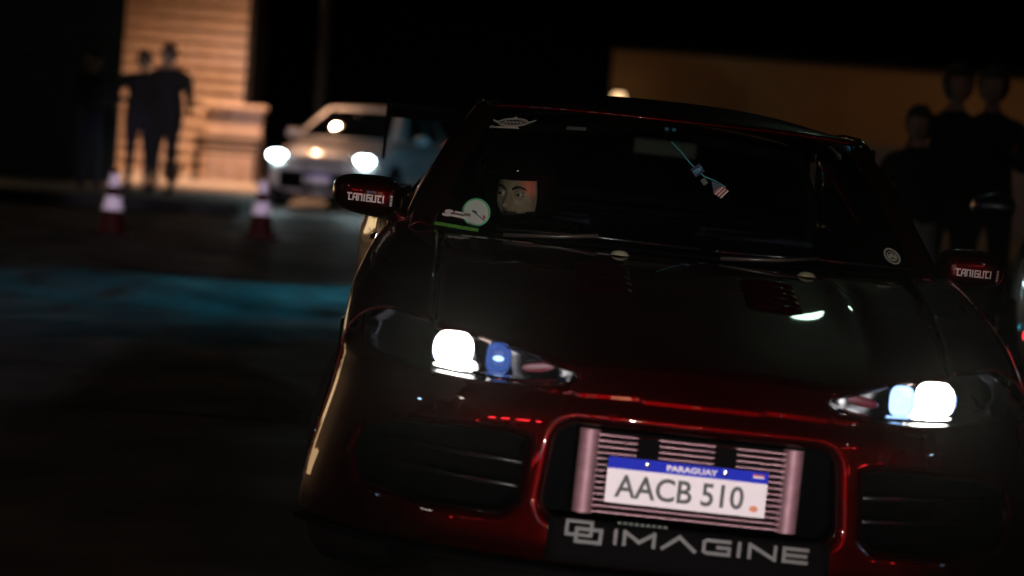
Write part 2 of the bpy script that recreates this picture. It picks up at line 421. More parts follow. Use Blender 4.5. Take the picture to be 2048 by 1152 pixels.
# ---- traffic cones with reflective bands
CONEM = pbr('cone_orange', (0.022, 0.0015, 0.001), 0.6, spec=0.1)
BANDM = pbr('cone_band', (0.85, 0.75, 0.88), 0.35)
def cone(loc, label):
    r = empty('traffic_cone', loc); tag(r, label, 'traffic cone', 'banded traffic cones on the asphalt')
    def rr(z): return 0.135 - (z - 0.03) / 0.60 * 0.105
    box('base', (0, 0, 0.015), (0.36, 0.36, 0.03), CONEM, r, b=0.01)
    lathe('cone_body', [(rr(0.03), 0.03), (rr(0.63), 0.63), (0.02, 0.64), (0.018, 0.60), (0.1, 0.03)], CONEM, r, 24)
    for z0, z1 in ((0.24, 0.37), (0.46, 0.58)):
        lathe('reflective_band', [(rr(z0) + 0.001, z0), (rr(z0) + 0.004, z0), (rr(z1) + 0.004, z1), (rr(z1) + 0.001, z1)], BANDM, r, 24)
cone((-3.82, 29.9, 0), 'red and white banded traffic cone standing farther from the pale hatchback')
cone((-2.55, 31.6, 0), 'red and white banded traffic cone standing in front of the pale hatchback')

# ================================================================== THE RED COUPE
CAR = empty('red_coupe')
tag(CAR, 'low wine-red sports coupe with glowing headlights, wide body kit and rear wing', 'car')
CROLL, CYAW = rad(2.2), rad(1.5)
CARM = Matrix.Translation((0.46413, 7.65127, -0.0104)) @ (Matrix.Rotation(CYAW, 4, 'Z') @ Matrix.Rotation(CROLL, 4, 'Y'))
CAR.matrix_world = CARM
P = CAR
zc = pw([0.0, .10, .3, .5, .75, 1.0, 1.25, 1.6], [.625, .657, .712, .757, .808, .853, .893, .935])
ye_ = pw([0, .31, .45, .6, .72, .80, .86, .90], [.10, .105, .22, .40, .56, .65, .635, .645])
yb_ = pw([0, .31, .45, .6, .72, .80, .86, .90], [.05, .07, .12, .20, .31, .42, .53, .64])
def T(x, y):
    a = abs(x)
    f = smoothstep(0.15, 0.5, y) * (1 - smoothstep(1.1, 1.35, y))
    kk = 0.17 - 0.10 * smoothstep(0.45, 1.0, y) - 0.03 * smoothstep(1.0, 1.5, y)
    return zc(y) - kk * a ** 2.5 + 0.010 * math.exp(-((a - 0.45) / 0.05) ** 2) * f
def ztop(xb):
    a = abs(xb)
    if a <= .80: return T(a, ye_(a))
    z8 = T(.80, ye_(.80))
    return z8 + (0.615 - z8) * smoothstep(0.80, 0.92, a)
def wz(z): return 1 + 0.085 * smoothstep(0.62, 0.18, z)
prof = pw([.15, .22, .30, .38, .45, .52, .58], [-.015, -.034, -.034, -.034, -.032, -.024, 0.004])
def front(xb, z):
    """front face of the car: plan position for a column xb at height z"""
    a = abs(xb); zt = ztop(a)
    if z <= .58: y = yb_(a) + prof(z)
    else:
        s = min(1, (z - .58) / max(zt - .58, 1e-4)); y = yb_(a) + (ye_(a) - yb_(a)) * s ** 1.15
    return Vector((xb * wz(z), y, z))
# outlines as signed distances in (xb,z)
def sd_box(x, z, cx, cz, hx, hz, r):
    qx, qz = abs(x - cx) - hx + r, abs(z - cz) - hz + r
    return math.hypot(max(qx, 0), max(qz, 0)) + min(max(qx, qz), 0) - r
def sd_poly(x, z, Pn):
    d = 1e9; ins = False; n = len(Pn); j = n - 1
    for i in range(n):
        xi, zi = Pn[i]; xj, zj = Pn[j]
        ex, ez = xj - xi, zj - zi; wx, w_z = x - xi, z - zi
        t = max(0, min(1, (wx * ex + w_z * ez) / (ex * ex + ez * ez)))
        d = min(d, math.hypot(wx - ex * t, w_z - ez * t))
        if (zi > z) != (zj > z) and x < (xj - xi) * (z - zi) / (zj - zi) + xi: ins = not ins
        j = i
    return -d if ins else d
HL = [(.305, .618), (.325, .645), (.345, .675), (.50, .74), (.70, .76), (.80, .74), (.845, .68), (.855, .645), (.845, .622), (.80, .604), (.68, .585), (.55, .580), (.42, .586), (.34, .600)]
def sd_mouth(x, z):
    return sd_box(x, z, -0.003, 0.392, 0.338, 0.116, 0.05)
DUCT = [(.405, .455), (.47, .468), (.70, .450), (.795, .42), (.80, .36), (.76, .285), (.60, .262), (.43, .268), (.40, .30)]
def sd_duct(x, z): return sd_poly(abs(x), z, DUCT) 
def sd_head(x, z): return sd_poly(abs(x), z, HL)
NU, NV = 220, 84
Zb = 0.165
def fgrid(k, j):
    xb = -0.9 + 1.8 * k / NU
    z = Zb + (ztop(xb) - Zb) * j / NV
    return xb, z
pts2 = [[fgrid(k, j) for k in range(NU + 1)] for j in range(NV + 1)]
sdf = [[(sd_mouth(*p), sd_duct(*p), sd_head(*p)) for p in row] for row in pts2]
def build_front():
    cls = {}
    for j in range(NV):
        for k in range(NU):
            x = sum(pts2[a][b][0] for a in (j, j + 1) for b in (k, k + 1)) / 4
            z = sum(pts2[a][b][1] for a in (j, j + 1) for b in (k, k + 1)) / 4
            if sd_mouth(x, z) < 0 : cls[j, k] = 'm'
            elif sd_duct(x, z) < 0: cls[j, k] = 'd'
            elif sd_head(x, z) < 0: cls[j, k] = 'h'
            else: cls[j, k] = 'b'
    # snap border vertices onto the outlines
    snapped = {}
    for j in range(NV + 1):
        for k in range(NU + 1):
            cs = {cls[a, b] for a in (j - 1, j) for b in (k - 1, k) if (a, b) in cls}
            x, z = pts2[j][k]
            for c, f in (('m', sd_mouth), ('d', sd_duct), ('h', sd_head)):
                if c in cs and len(cs) > 1:
                    for _ in range(4):
                        s = f(x, z); e = 1e-4
                        gx, gz = (f(x + e, z) - s) / e, (f(x, z + e) - s) / e
                        n2 = gx * gx + gz * gz + 1e-9
                        x -= s * gx / n2; z -= s * gz / n2
                    break
            snapped[j, k] = (x, min(z, ztop(x)))
    def pos(j, k, lip=True):
        x, z = snapped[j, k]; p = front(x, z)
        if lip:
            for f, w, dp in ((sd_mouth, .030, .022), (sd_duct, .022, .016)):
                s = f(x, z)
                if s < w: t = 1 - max(s, 0) / w; p.y += dp * t * t
            s = sd_head(x, z)
            if 0 <= s < .010 and j < NV: p.y += .004 * (1 - s / .010)
        return p
    out = {}
    for name in 'bh':
        bm = bmesh.new(); vm = {}
        for (j, k), c in cls.items():
            if c != name: continue
            vs_ = []
            for jj, kk in ((j, k), (j, k + 1), (j + 1, k + 1), (j + 1, k)):
                if (jj, kk) not in vm: vm[jj, kk] = bm.verts.new(pos(jj, kk, name == 'b'))
                vs_.append(vm[jj, kk])
            try: bm.faces.new(vs_)
            except ValueError: pass
        bmesh.ops.remove_doubles(bm, verts=bm.verts, dist=1e-5)
        bmesh.ops.dissolve_degenerate(bm, dist=1e-5, edges=bm.edges)
        out[name] = bm
    return out
fr = build_front()
bm = fr['b']
# turn the rims of the openings inwards
edges = [e for e in bm.edges if e.is_boundary]
r = bmesh.ops.extrude_edge_only(bm, edges=edges)
nv = [v for v in r['geom'] if isinstance(v, bmesh.types.BMVert)]
for v in nv:
    inward = 0.035
    v.co.y += inward
    if abs(v.co.x) > 0.9: v.co.x *= 0.99
bumper = bmobj('front_bumper', bm, PAINT, P)
# headlamp lenses: split into two objects
def half(bm0, sgn):
    b = bm0.copy(); dele = [f for f in b.faces if f.calc_center_median().x * sgn < 0]
    bmesh.ops.delete(b, geom=dele, context='FACES')
    return b
heads = []
for sgn in (-1, 1):
    hl = empty('headlight'); hl.parent = P
    b = half(fr['h'], sgn)
    seen = set(); best = []
    for v0 in b.verts:
        if v0 in seen: continue
        stk_ = [v0]; isl_ = []
        while stk_:
            v_ = stk_.pop()
            if v_ in seen: continue
            seen.add(v_); isl_.append(v_); stk_ += [e.other_vert(v_) for e in v_.link_edges]
        if len(isl_) > len(best): best = isl_
    best = set(best); bmesh.ops.delete(b, geom=[v_ for v_ in b.verts if v_ not in best], context='VERTS')
    for v in b.verts: v.co.y += 0.002
    lens = bmobj('lens', b, LENS, hl)
    # housing bowl behind the lens, open at the front
    n = len(HL); bmh = bmesh.new(); rings = []
    cxx, czz = 0.58, 0.640
    for depth, sc in ((0.010, 0.985), (0.06, 0.96), (0.10, 0.90), (0.12, 0.72)):
        ring = []
        for (hx, hz) in HL:
            hz2 = min(hz, ztop(hx) - 0.003)
            x2, z2 = cxx + (hx - cxx) * sc, czz + (hz2 - czz) * sc
            p = front(x2, min(z2, ztop(x2) - 0.002)); p.y += depth; p.x *= sgn
            ring.append(bmh.verts.new(p))
        rings.append(ring)
    for A, B in zip(rings[:-1], rings[1:]):
        for k in range(n): bmh.faces.new((A[k], A[(k + 1) % n], B[(k + 1) % n], B[k]))
    bmh.faces.new(rings[-1])
    bmobj('housing', bmh, DARKCH if sgn > 0 else DARKCH, hl, sharp=50)
    # bright lower trim strip inside the lens
    bmt = bmesh.new()
    prev = None
    for i in range(25):
        xx = 0.335 + (0.80 - 0.335) * i / 24; zb_ = 0.5905 + 0.02 * max(0, (xx - .6) / .2) ** 2 + 0.012 * max(0, (0.40 - xx) / .065)
        p = front(xx, zb_); q = front(xx, zb_ + 0.010)
        p.y += 0.014; q.y += 0.030; p.x *= sgn; q.x *= sgn
        a, c = bmt.verts.new(p), bmt.verts.new(q)
        if prev: bmt.faces.new((prev[0], a, c, prev[1]))
        prev = (a, c)
    solid(bmobj('chrome_strip', bmt, CHROME, hl), 0.003)
    # lamps: main beam bowl and inner cool lamp
    for nm, xx, zz, rx, rz_, m, dep in (('main_lamp', 0.617, 0.638, 0.046, 0.040, LAMPW, 0.05), ('inner_lamp', 0.516, 0.634, 0.027, 0.034, LAMPC, 0.045)):
        c = front(xx, zz); c.x *= sgn; c.y += dep
        if sgn < 0 and nm == 'inner_lamp': c.x += 0.012
        M = Matrix.Translation(c) @ Matrix.Rotation(rad(90), 4, 'X') @ Matrix.Diagonal((rx / 0.05, rz_ / 0.05, 1, 1))
        if nm == 'inner_lamp' and sgn < 0: m = LAMPD
        lathe(nm, [(0, 0.018), (0.030, 0.014), (0.046, 0.0), (0.05, -0.02), (0, -0.02)], m, hl, 36, M, squ=3.2)
        lathe(nm + '_bezel', [(0.050, -0.02), (0.052, 0.004), (0.058, 0.008), (0.060, -0.02)], CHROME, hl, 36, M, squ=3.2)
        if nm == 'inner_lamp' and sgn < 0: lathe('bulb', [(0, 0.026), (0.02, 0.025), (0.026, 0.018), (0, 0.014)], LAMPC, hl, 20, M @ Matrix.Diagonal((1.0, 0.4, 1, 1)))
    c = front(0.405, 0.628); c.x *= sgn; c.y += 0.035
    lathe('painted_glint', [(0, 0.006), (0.018, 0.004), (0.02, -0.004), (0, -0.004)], pbr('glint_red%d' % sgn, (0.16, 0.002, 0.02), 0.3, spec=0.2), hl, 18, Matrix.Translation(c) @ Matrix.Rotation(rad(90), 4, 'X') @ Matrix.Rotation(rad(-8 * sgn), 4, 'Z') @ Matrix.Diagonal((2.2, 0.65, 1, 1)))  # red tail-lamp reflection put into the lens as a coloured piece
    heads.append(hl)
    c = front(0.612, 0.638)
    lamp('beam', 'SPOT', (c.x * sgn, c.y - 0.0, c.z), (1.0, 0.96, 0.80), 4400, hl, target=(c.x * sgn * 0.9, -12, 0.80), spot_size=rad(40), spot_blend=1.0, shadow_soft_size=0.03)

# hood
def hood_fn(u, v):
    x = (u * 2 - 1) * 0.672
    y0 = ye_(abs(x)) + 0.006; y1 = 1.27 + 0.14 * (x / 0.7) ** 2
    y = y0 + (y1 - y0) * v
    z = T(x, y) - 0.010 * (1 - smoothstep(0, 0.03, v)) - 0.006 * smoothstep(0.985, 1, abs(u * 2 - 1))
    return (x, y, z)
hood = grid('hood', hood_fn, 90, 60, PAINT, P, 0.012)
for sgn in (-1, 1):
    vent = empty('hood_vent'); vent.parent = P
    for k in range(5):
        yv = 0.76 + k * 0.07; xv = sgn * 0.228
        bm = bmesh.new()
        N = 10; rows = []
        for i in range(N + 1):
            x = xv - 0.075 + 0.15 * i / N; e = 1 - abs(i / N * 2 - 1) ** 4
            base = T(x, yv)
            rows.append([bm.verts.new((x, yv - 0.012, T(x, yv - 0.012) + 0.001)), bm.verts.new((x, yv, base + 0.002 + 0.011 * e)), bm.verts.new((x, yv + 0.008, base + 0.003 + 0.012 * e)), bm.verts.new((x, yv + 0.05, T(x, yv + 0.05) + 0.001))])
        for A, B in zip(rows[:-1], rows[1:]):
            for q in range(3): bm.faces.new((A[q], A[q + 1], B[q + 1], B[q]))
        bmobj('louvre_slat', bm, PAINT, vent)
# fenders
WYF, WYR, WR = 1.02, 3.53, 0.335
def arch_low(y, zlow, cy, rad_=WR, zc0=0.31):
    d = abs(y - cy)
    if d < rad_: return max(zlow, zc0 + math.sqrt(rad_ * rad_ - d * d))
    return zlow
def side_x(y, z):
    f = 0.030 * math.exp(-((y - 1.02) / 0.32) ** 2) + 0.0
    base = 0.885 - 0.02 * smoothstep(1.3, 1.9, y) + 0.02 * smoothstep(2.6, 3.2, y)
    if y < 0.95: base = 0.885 + 0.015 * smoothstep(0.95, 0.64, y)
    base += 0.070 * math.exp(-((y - 3.45) / 0.50) ** 2) * smoothstep(1.0, 0.80, z)
    return base + f * smoothstep(0.95, 0.62, z) + 0.07 * smoothstep(0.62, 0.18, z) * smoothstep(1.4, 0.65, y)
def fender_fn(sgn):
    def f(u, v):
        # v 0 = hood edge, 1 = bottom
        if v < 0.22:
            x = 0.684 + (0.80 - 0.684) * v / 0.22; yf = ye_(x) + 0.006
            y = yf + (1.56 - yf) * u; z = T(x, y)
            return (sgn * x, y, z)
        s = (v - 0.22) / 0.78
        yf = 0.656 + (0.655 - 0.656) * s
        y = yf + (1.56 - yf) * u
        zt = T(0.80, y); zl = arch_low(y, 0.20, WYF)
        a = min(1, s / 0.35)
        # rounded shoulder then flank
        if s < 0.35:
            ang = a * math.pi / 2; xs = side_x(y, zt - 0.11)
            x = 0.80 + (xs - 0.80) * math.sin(ang) ; z = zt - 0.11 * (1 - math.cos(ang)) - 0.0
            x = 0.80 + (xs - 0.80) * math.sin(ang)
        else:
            t = (s - 0.35) / 0.65; z = zt - 0.11 + (zl - zt + 0.11) * t
            x = side_x(y, z)
        if zl > 0.21 and s > 0.93: x += 0.010 * (s - .93) / .07
        return (sgn * x, y, z)
    return f
for sgn in (-1, 1):
    grid('front_fender', fender_fn(sgn), 64, 48, PAINT, P, 0.006 if sgn > 0 else 0.006)
# doors and rear quarters
belt = pw([1.5, 2.0, 2.8, 3.6, 4.4], [.905, .93, .955, .975, .985])
def flank(sgn, y0, y1, arch=None):
    def f(u, v):
        y = y0 + (y1 - y0) * u; zt = belt(y); zl = arch_low(y, 0.20, arch) if arch else 0.20
        xt = 0.785 - 0.06 * smoothstep(3.6, 4.4, y)
        if v < 0.3:
            ang = v / 0.3 * math.pi / 2; xs = side_x(y, zt - 0.12)
            if y > 3.9: xs -= 0.12 * ((y - 3.9) / 0.5) ** 2
            return (sgn * (xt + (xs - xt) * math.sin(ang)), y, zt - 0.12 * (1 - math.cos(ang)))
        t = (v - 0.3) / 0.7; z = zt - 0.12 + (zl - zt + 0.12) * t
        x = side_x(y, z)
        if y > 3.9: x -= 0.12 * ((y - 3.9) / 0.5) ** 2
        return (sgn * x, y, z)
    return f
for sgn in (-1, 1):
    d = grid('door', flank(sgn, 1.568, 2.752), 36, 30, PAINT, P, 0.006)
    tube('door_handle', [(sgn * (side_x(2.5, .82) - 0.004), 2.42, .825), (sgn * (side_x(2.5, .82) + 0.022), 2.45, .825), (sgn * (side_x(2.5, .82) + 0.022), 2.58, .827), (sgn * (side_x(2.5, .82) - 0.004), 2.61, .827)], 0.009, PAINT, d, 8)
    grid('rear_quarter', flank(sgn, 2.764, 4.40, WYR), 60, 30, PAINT, P, 0.006)
    # side skirt
    grid('side_skirt', lambda u, v, s=sgn: (s * (0.872 + 0.03 * math.sin(v * 3.14)), 1.40 + 1.78 * u, 0.215 - 0.085 * v), 20, 6, PAINT, P, 0.006)
# rear deck, tail
grid('boot_lid', lambda u, v: ((u * 2 - 1) * 0.735, 3.72 + 0.70 * v, 1.0 + 0.012 - 0.03 * (u * 2 - 1) ** 2 - 0.02 * v * v), 24, 12, PAINT, P, 0.01)
def tailfn(u, v):
    a = (u * 2 - 1); x = a * (0.84 - 0.06 * v * 0); z = 0.97 - 0.74 * v
    return (x, 4.45 - 0.10 * abs(a) ** 4 + 0.04 * math.sin(v * 3.0), z)
grid('rear_bumper', tailfn, 30, 16, PAINT, P, 0.01)
for sgn in (-1, 1):
    box('tail_light', (sgn * 0.60, 4.472, 0.80), (0.30, 0.03, 0.12), pbr('tail_red%d' % sgn, (0.25, 0.005, 0.008), 0.2), P, b=0.01)
# windscreen
def wind(u, v, h=0.0):
    a = u * 2 - 1
    x = a * (0.705 + (0.545 - 0.705) * v)
    y = (1.31 + 0.17 * a * a) * (1 - v) + (1.955 + 0.075 * a * a) * v
    z = (0.903 + 0.004 * (1 - a * a)) * (1 - v) + (1.287 - 0.028 * a * a) * v + 0.022 * 4 * v * (1 - v)
    p = Vector((x, y, z))
    if h: p += Vector((0.12 * a, -0.50, 0.84)).normalized() * h
    return p
ws = grid('windscreen', lambda u, v: wind(u, v), 36, 24, WIND, P)
# header trim, roof
def roof_fn(u, v):
    a = u * 2 - 1
    y0 = 1.962 + 0.075 * a * a; y1 = 3.05 - 0.06 * a * a; y = y0 + (y1 - y0) * v
    zmid = pw([1.95, 2.1, 2.45, 2.8, 3.1], [1.292, 1.326, 1.356, 1.345, 1.30])
    hw = 0.560 + 0.015 * math.sin(v * math.pi)
    edge = 0.030 + 0.035 * smoothstep(2.0, 2.4, y)
    return (a * hw, y, zmid(y) - edge * abs(a) ** 2.6)
grid('roof', roof_fn, 40, 40, PAINT, P, 0.012)
grid('rear_window', lambda u, v: ((u * 2 - 1) * (0.54 + 0.10 * v), 3.06 + 0.66 * v - 0.06 * (u * 2 - 1) ** 2 * (1 - v), 1.298 - 0.28 * v - 0.05 * (u * 2 - 1) ** 2 * (1 - .5 * v)), 20, 12, TINTED, P)
# pillars as swept strips, side windows
rail = [(.765, 1.47, .895), (.745, 1.60, .985), (.690, 1.85, 1.130), (.600, 2.10, 1.272), (.588, 2.30, 1.292), (.585, 2.60, 1.30), (.580, 2.90, 1.285), (.575, 3.05, 1.262), (.63, 3.45, 1.13), (.70, 3.80, 1.00)]
def interp(poly, t):
    n = len(poly) - 1; i = min(int(t * n), n - 1); f = t * n - i
    p0, p1, p2, p3 = [Vector(poly[max(0, min(n, i + d))]) for d in (-1, 0, 1, 2)]
    return 0.5 * ((2 * p1) + (-p0 + p2) * f + (2 * p0 - 5 * p1 + 4 * p2 - p3) * f * f + (-p0 + 3 * p1 - 3 * p2 + p3) * f ** 3)
for sgn in (-1, 1):
    def pil(u, v, s=sgn):
        t = u * 0.34; o = interp(rail, t)
        i_ = wind(1.0, min(1, max(0, (o.z - 0.90) / 0.372)))
        p = o.lerp(i_, v); p += Vector((0.3, -0.3, 0.6)).normalized() * 0.014 * math.sin(v * math.pi)
        return (s * p.x, p.y, p.z)
    grid('a_pillar', pil, 24, 8, PAINT, P, 0.01)
    def railf(u, v, s=sgn):
        o = interp(rail, 0.33 + u * 0.67); ang = v * 2 * math.pi
        return (s * (o.x + 0.012 * math.cos(ang)), o.y, o.z + 0.012 * math.sin(ang))
    grid('roof_rail', railf, 30, 10, PAINT, P)
    def sw(u, v, s=sgn):
        t = 0.06 + u * 0.80; o = interp(rail, t); b = Vector((0.785, o.y, belt(o.y)))
        p = b.lerp(o, v); p.x += 0.012 * math.sin(v * math.pi)
        return (s * p.x, p.y, p.z)
    grid('side_window', sw, 24, 8, TINTED, P)
    grid('c_pillar', lambda u, v, s=sgn: (s * (0.785 + (interp(rail, .80 + .2 * u).x - 0.785) * v), interp(rail, .80 + .2 * u).y, belt(3.5) + (interp(rail, .80 + .2 * u).z - belt(3.5)) * v), 10, 6, PAINT, P, 0.006)
# cowl, wipers
grid('cowl', lambda u, v: ((u * 2 - 1) * 0.72, 1.275 + 0.15 * (u * 2 - 1) ** 2 + 0.09 * v, 0.878 + 0.012 * v), 20, 4, TRIM, P)
for (x0, y0, z0), (x1, y1, z1) in ((((0.10, 1.345, 0.926)), (0.72, 1.47, 0.932)), ((-0.52, 1.40, 0.925), (0.06, 1.345, 0.928))):
    w = tube('wiper', [(x0, y0, z0), ((x0 + x1) / 2, (y0 + y1) / 2 - 0.012, (z0 + z1) / 2 + 0.004), (x1, y1, z1)], 0.005, BLACKP, P, 8)
    tube('wiper_arm', [(x0 + 0.02, y0 - 0.035, z0 - 0.016), (x0 + 0.18, y0 - 0.035, z0 - 0.004), ((x0 + x1) / 2, (y0 + y1) / 2 - 0.02, (z0 + z1) / 2 + 0.009)], 0.006, MATS.get('wiper_grey') or pbr('wiper_grey', (0.07, 0.068, 0.06), 0.35, 0.5), w, 8)
for sx in (-0.17, 0.36):
    lathe('washer_nozzle', [(0.0, 0.014), (0.018, 0.011), (0.028, 0.0)], pbr('nozzle_grey%d' % int(sx * 100), (0.30, 0.31, 0.20), 0.4), P, 16, Matrix.Translation((sx, 1.24, T(sx, 1.24))))

# mouth: intercooler, ducting, plate
ic = empty('intercooler'); ic.parent = P
icx = -0.012
for k in range(14):
    z = 0.300 + k * 0.0145
    box('cooler_bar', (icx, 0.085, z), (0.462, 0.05, 0.0036), METAL, ic)
box('cooler_core', (icx, 0.125, 0.395), (0.455, 0.05, 0.205), TRIM, ic)
for sx in (-1, 1):
    bm = bmesh.new()
    tube_bm(bm, [(icx + sx * 0.252, 0.095, 0.292), (icx + sx * 0.252, 0.095, 0.498)], 0.026, 16)
    o = bmobj('end_tank', bm, METAL, ic, sharp=50)
lt = grid('duct_liner', lambda u, v: ((u * 2 - 1) * 0.40, 0.20, 0.24 + 0.30 * v), 2, 2, TRIM, P)
for sgn in (-1, 1):
    grid('side_duct_liner', lambda u, v, s=sgn: (s * (0.36 + 0.50 * u), 0.20 + 0.36 * u, 0.24 + 0.25 * v), 6, 4, TRIM, P)
    for k in range(2):
        z = 0.33 + k * 0.06
        tube('duct_slat', [(sgn * 0.40, yb_(.40) + 0.05, z), (sgn * 0.58, yb_(.58) + 0.055, z + 0.002), (sgn * 0.78, yb_(.78) + 0.05, z + 0.006)], 0.006, BLACKP, P, 8)
pl = empty('number_plate', (0, 0, 0)); pl.parent = P
PX, PZ, PY, PW, PH = -0.022, 0.388, 0.005, 0.392, 0.112
PT = Matrix.Translation((PX, PY, PZ)) @ Matrix.Rotation(rad(90), 4, 'X')   # text frame: x right, y up, z towards the viewer
def on_plate(a, b, h): return PT @ Vector((a, b, h))
bm = bmesh.new(); flat_bm(bm, [[(-PW / 2, -PH / 2), (PW / 2, -PH / 2), (PW / 2, PH / 2), (-PW / 2, PH / 2)]], on_plate, 0.004)
bmobj('plate_panel', bm, PLATEW, pl, smooth=False)
bm = bmesh.new(); flat_bm(bm, [[(-PW / 2, PH / 2 - 0.028), (PW / 2, PH / 2 - 0.028), (PW / 2, PH / 2), (-PW / 2, PH / 2)]], lambda a, b, h: on_plate(a, b, h + 0.004), 0.0012)
bmobj('blue_band', bm, PLATEB, pl, smooth=False)
text_obj('plate_number', 'AACB 510', 0.078, INK, pl, PT @ Matrix.Translation((-0.016, -0.013, 0.0055)), weight=0.0012, width=0.315, depth=0.0008)
text_obj('country_name', 'PARAGUAY', 0.019, PLATEW, pl, PT @ Matrix.Translation((0.01, PH / 2 - 0.014, 0.006)), weight=0.0006, width=0.125, depth=0.0006)
for col, dz, nm in ((REDV, 0.0048, 'flag_red'), (PLATEW, 0, 'flag_white'), (PLATEB, -0.0048, 'flag_blue')):
    bm = bmesh.new(); flat_bm(bm, [[(0.158, PH / 2 - 0.014 + dz - 0.0024), (0.186, PH / 2 - 0.014 + dz - 0.0024), (0.186, PH / 2 - 0.014 + dz + 0.0024), (0.158, PH / 2 - 0.014 + dz + 0.0024)]], lambda a, b, h: on_plate(a, b, h + 0.0055), 0.0008)
    bmobj(nm, bm, col, pl, smooth=False)
bm = bmesh.new(); flat_bm(bm, [ell(0.168, -0.036, 0.011, 0.008, 12)], lambda a, b, h: on_plate(a, b, h + 0.004), 0.001); bmobj('seal_mark', bm, ORANGEV, pl, smooth=False)
for bx in (-0.10, 0.09):
    lathe('plate_bolt', [(0, 0.006), (0.007, 0.005), (0.008, 0)], DARKCH, pl, 12, PT @ Matrix.Translation((bx, PH / 2 - 0.012, 0.005)))
    box('plate_bracket', (PX + bx, 0.02, 0.462), (0.05, 0.02, 0.06), CARBON, pl)
# lip lettering and splitter
grid('splitter', lambda u, v: ((u * 2 - 1) * (0.985), (0.66 * abs(u * 2 - 1) ** 3.2 - 0.055) * (1 - v) + 0.62 * v, 0.155 + 0.0 * v), 60, 6, CARBON, P, 0.014)
lip = grid('lower_lip', lambda u, v: ((u * 2 - 1) * 0.345, 0.002 + 0.02 * (u * 2 - 1) ** 2 - 0.012 * v, 0.282 - 0.108 * v), 24, 4, CARBON, P, 0.01)
LT = Matrix.Translation((0.0, -0.020, 0.254)) @ Matrix.Rotation(rad(90), 4, 'X')
lettering('lip_lettering', [('I', -0.192, 0.02), ('M', -0.160, 0.072), ('A', -0.066, 0.078), ('G', 0.034, 0.062), ('I', 0.110, 0.02), ('N', 0.146, 0.062), ('E', 0.230, 0.056)], GREYV, lip, lambda a, b, h: LT @ Vector((a, b - 0.002, h)), 0.031, 0.0085)
bm = bmesh.new()
def sqring(cx, cy, w, h, t):
    o = [(cx - w, cy - h), (cx + w, cy - h), (cx + w, cy + h), (cx - w, cy + h)]; i_ = [(cx - w + t, cy - h + t), (cx + w - t, cy - h + t), (cx + w - t, cy + h - t), (cx - w + t, cy + h - t)]
    return [[o[k], o[(k + 1) % 4], i_[(k + 1) % 4], i_[k]] for k in range(4)]
flat_bm(bm, sqring(-0.272, 0.010, 0.034, 0.020, 0.008) , lambda a, b, h: LT @ Vector((a, b, h)), 0.002)
flat_bm(bm, sqring(-0.248, -0.006, 0.034, 0.020, 0.009), lambda a, b, h: LT @ Vector((a, b, h + 0.0025)), 0.002)
bmobj('lip_logo', bm, GREYV, lip, smooth=False)
bm = bmesh.new(); flat_bm(bm, [[(-0.18 + k * 0.014, 0.030), (-0.172 + k * 0.014, 0.030), (-0.172 + k * 0.014, 0.036), (-0.18 + k * 0.014, 0.036)] for k in range(9)], lambda a, b, h: LT @ Vector((a, b, h)), 0.001)
bmobj('small_print', bm, DIMV, lip, smooth=False)

# door mirrors
def mirror(sgn, zoff):
    r = empty('door_mirror'); r.parent = P
    c = Vector((sgn * 0.905, 1.75, 0.955 + zoff))
    bm = bmesh.new(); bmesh.ops.create_uvsphere(bm, u_segments=40, v_segments=24, radius=1)
    for v in bm.verts:
        x, y, z = v.co
        # superellipsoid shell, flatter towards the driver
        f = lambda t, e: math.copysign(abs(t) ** e, t)
        x, y, z = f(x, 0.62), f(y, 0.75), f(z, 0.70)
        if y > 0: y *= 0.55
        v.co = (c.x + sgn * (x * 0.104), c.y + y * 0.085 + x * 0.02, c.z + z * 0.060 * (1 - 0.12 * x) + 0.004 * x)
    shell = bmobj('mirror_shell', bm, PAINT, r)
    tube('mirror_stalk', [(sgn * 0.765, 1.70, 0.905), (sgn * 0.80, 1.715, 0.912 + zoff * .5), (sgn * 0.86, 1.74, 0.922 + zoff)], [0.032, 0.026, 0.030], PAINT, r, 14)
    bm = bmesh.new(); flat_bm(bm, [ell(0, 0, 0.088, 0.046, 30)], lambda a, b, h: Vector((c.x + a, c.y + 0.046 + h, c.z + b)), 0.004)
    bmobj('mirror_glass', bm, CHROME, r, smooth=False)
    # lettering wrapped over the shell
    t = lettering('mirror_lettering', [(c_, -0.060 + k_ * 0.0155 - (0.0 if k_ < 4 else 0.006) - (0.0 if k_ < 7 else 0.0), 0.0105 if c_ != 'i' else 0.004) for k_, c_ in enumerate('taniguti')], VINYL, shell, lambda a, b, h: Vector((a, b, h)), 0.0185, 0.0042, 0.0006)
    bmx = bmesh.new(); bmx.from_mesh(t.data)
    for k, (a, b) in enumerate(((0.068, 0.010), (0.068, 0.001), (0.068, -0.008), (0.068, -0.016))):
        flat_bm(bmx, stroke([(a - 0.004, b + 0.003), (a + 0.004, b + 0.003)], 0.0022) + stroke([(a - 0.004, b - 0.001), (a + 0.004, b - 0.001)], 0.0018) + stroke([(a, b + 0.004), (a, b - 0.003)], 0.002), lambda p, q, h: Vector((p, q, h)), 0.0008)
    for v in bmx.verts:
        a, b, h = v.co; xx = (a + 0.006) / 0.104 * 1.0; zz = (b - 0.012) / 0.060
        x0 = min(0.985, abs(xx)); z0 = min(0.98, abs(zz))
        # invert the superellipsoid for the front depth
        ux, uz = x0 ** (1 / 0.62), z0 ** (1 / 0.70)
        uy = math.sqrt(max(0.02, 1 - ux * ux - uz * uz)) ** 0.75
        v.co = (c.x + a + 0.006, c.y - uy * 0.085 + (xx if sgn > 0 else -xx) * 0.02 - 0.0028 - h, c.z + b - 0.012 + 0.004)
    bmx.to_mesh(t.data); bmx.free()
    return r
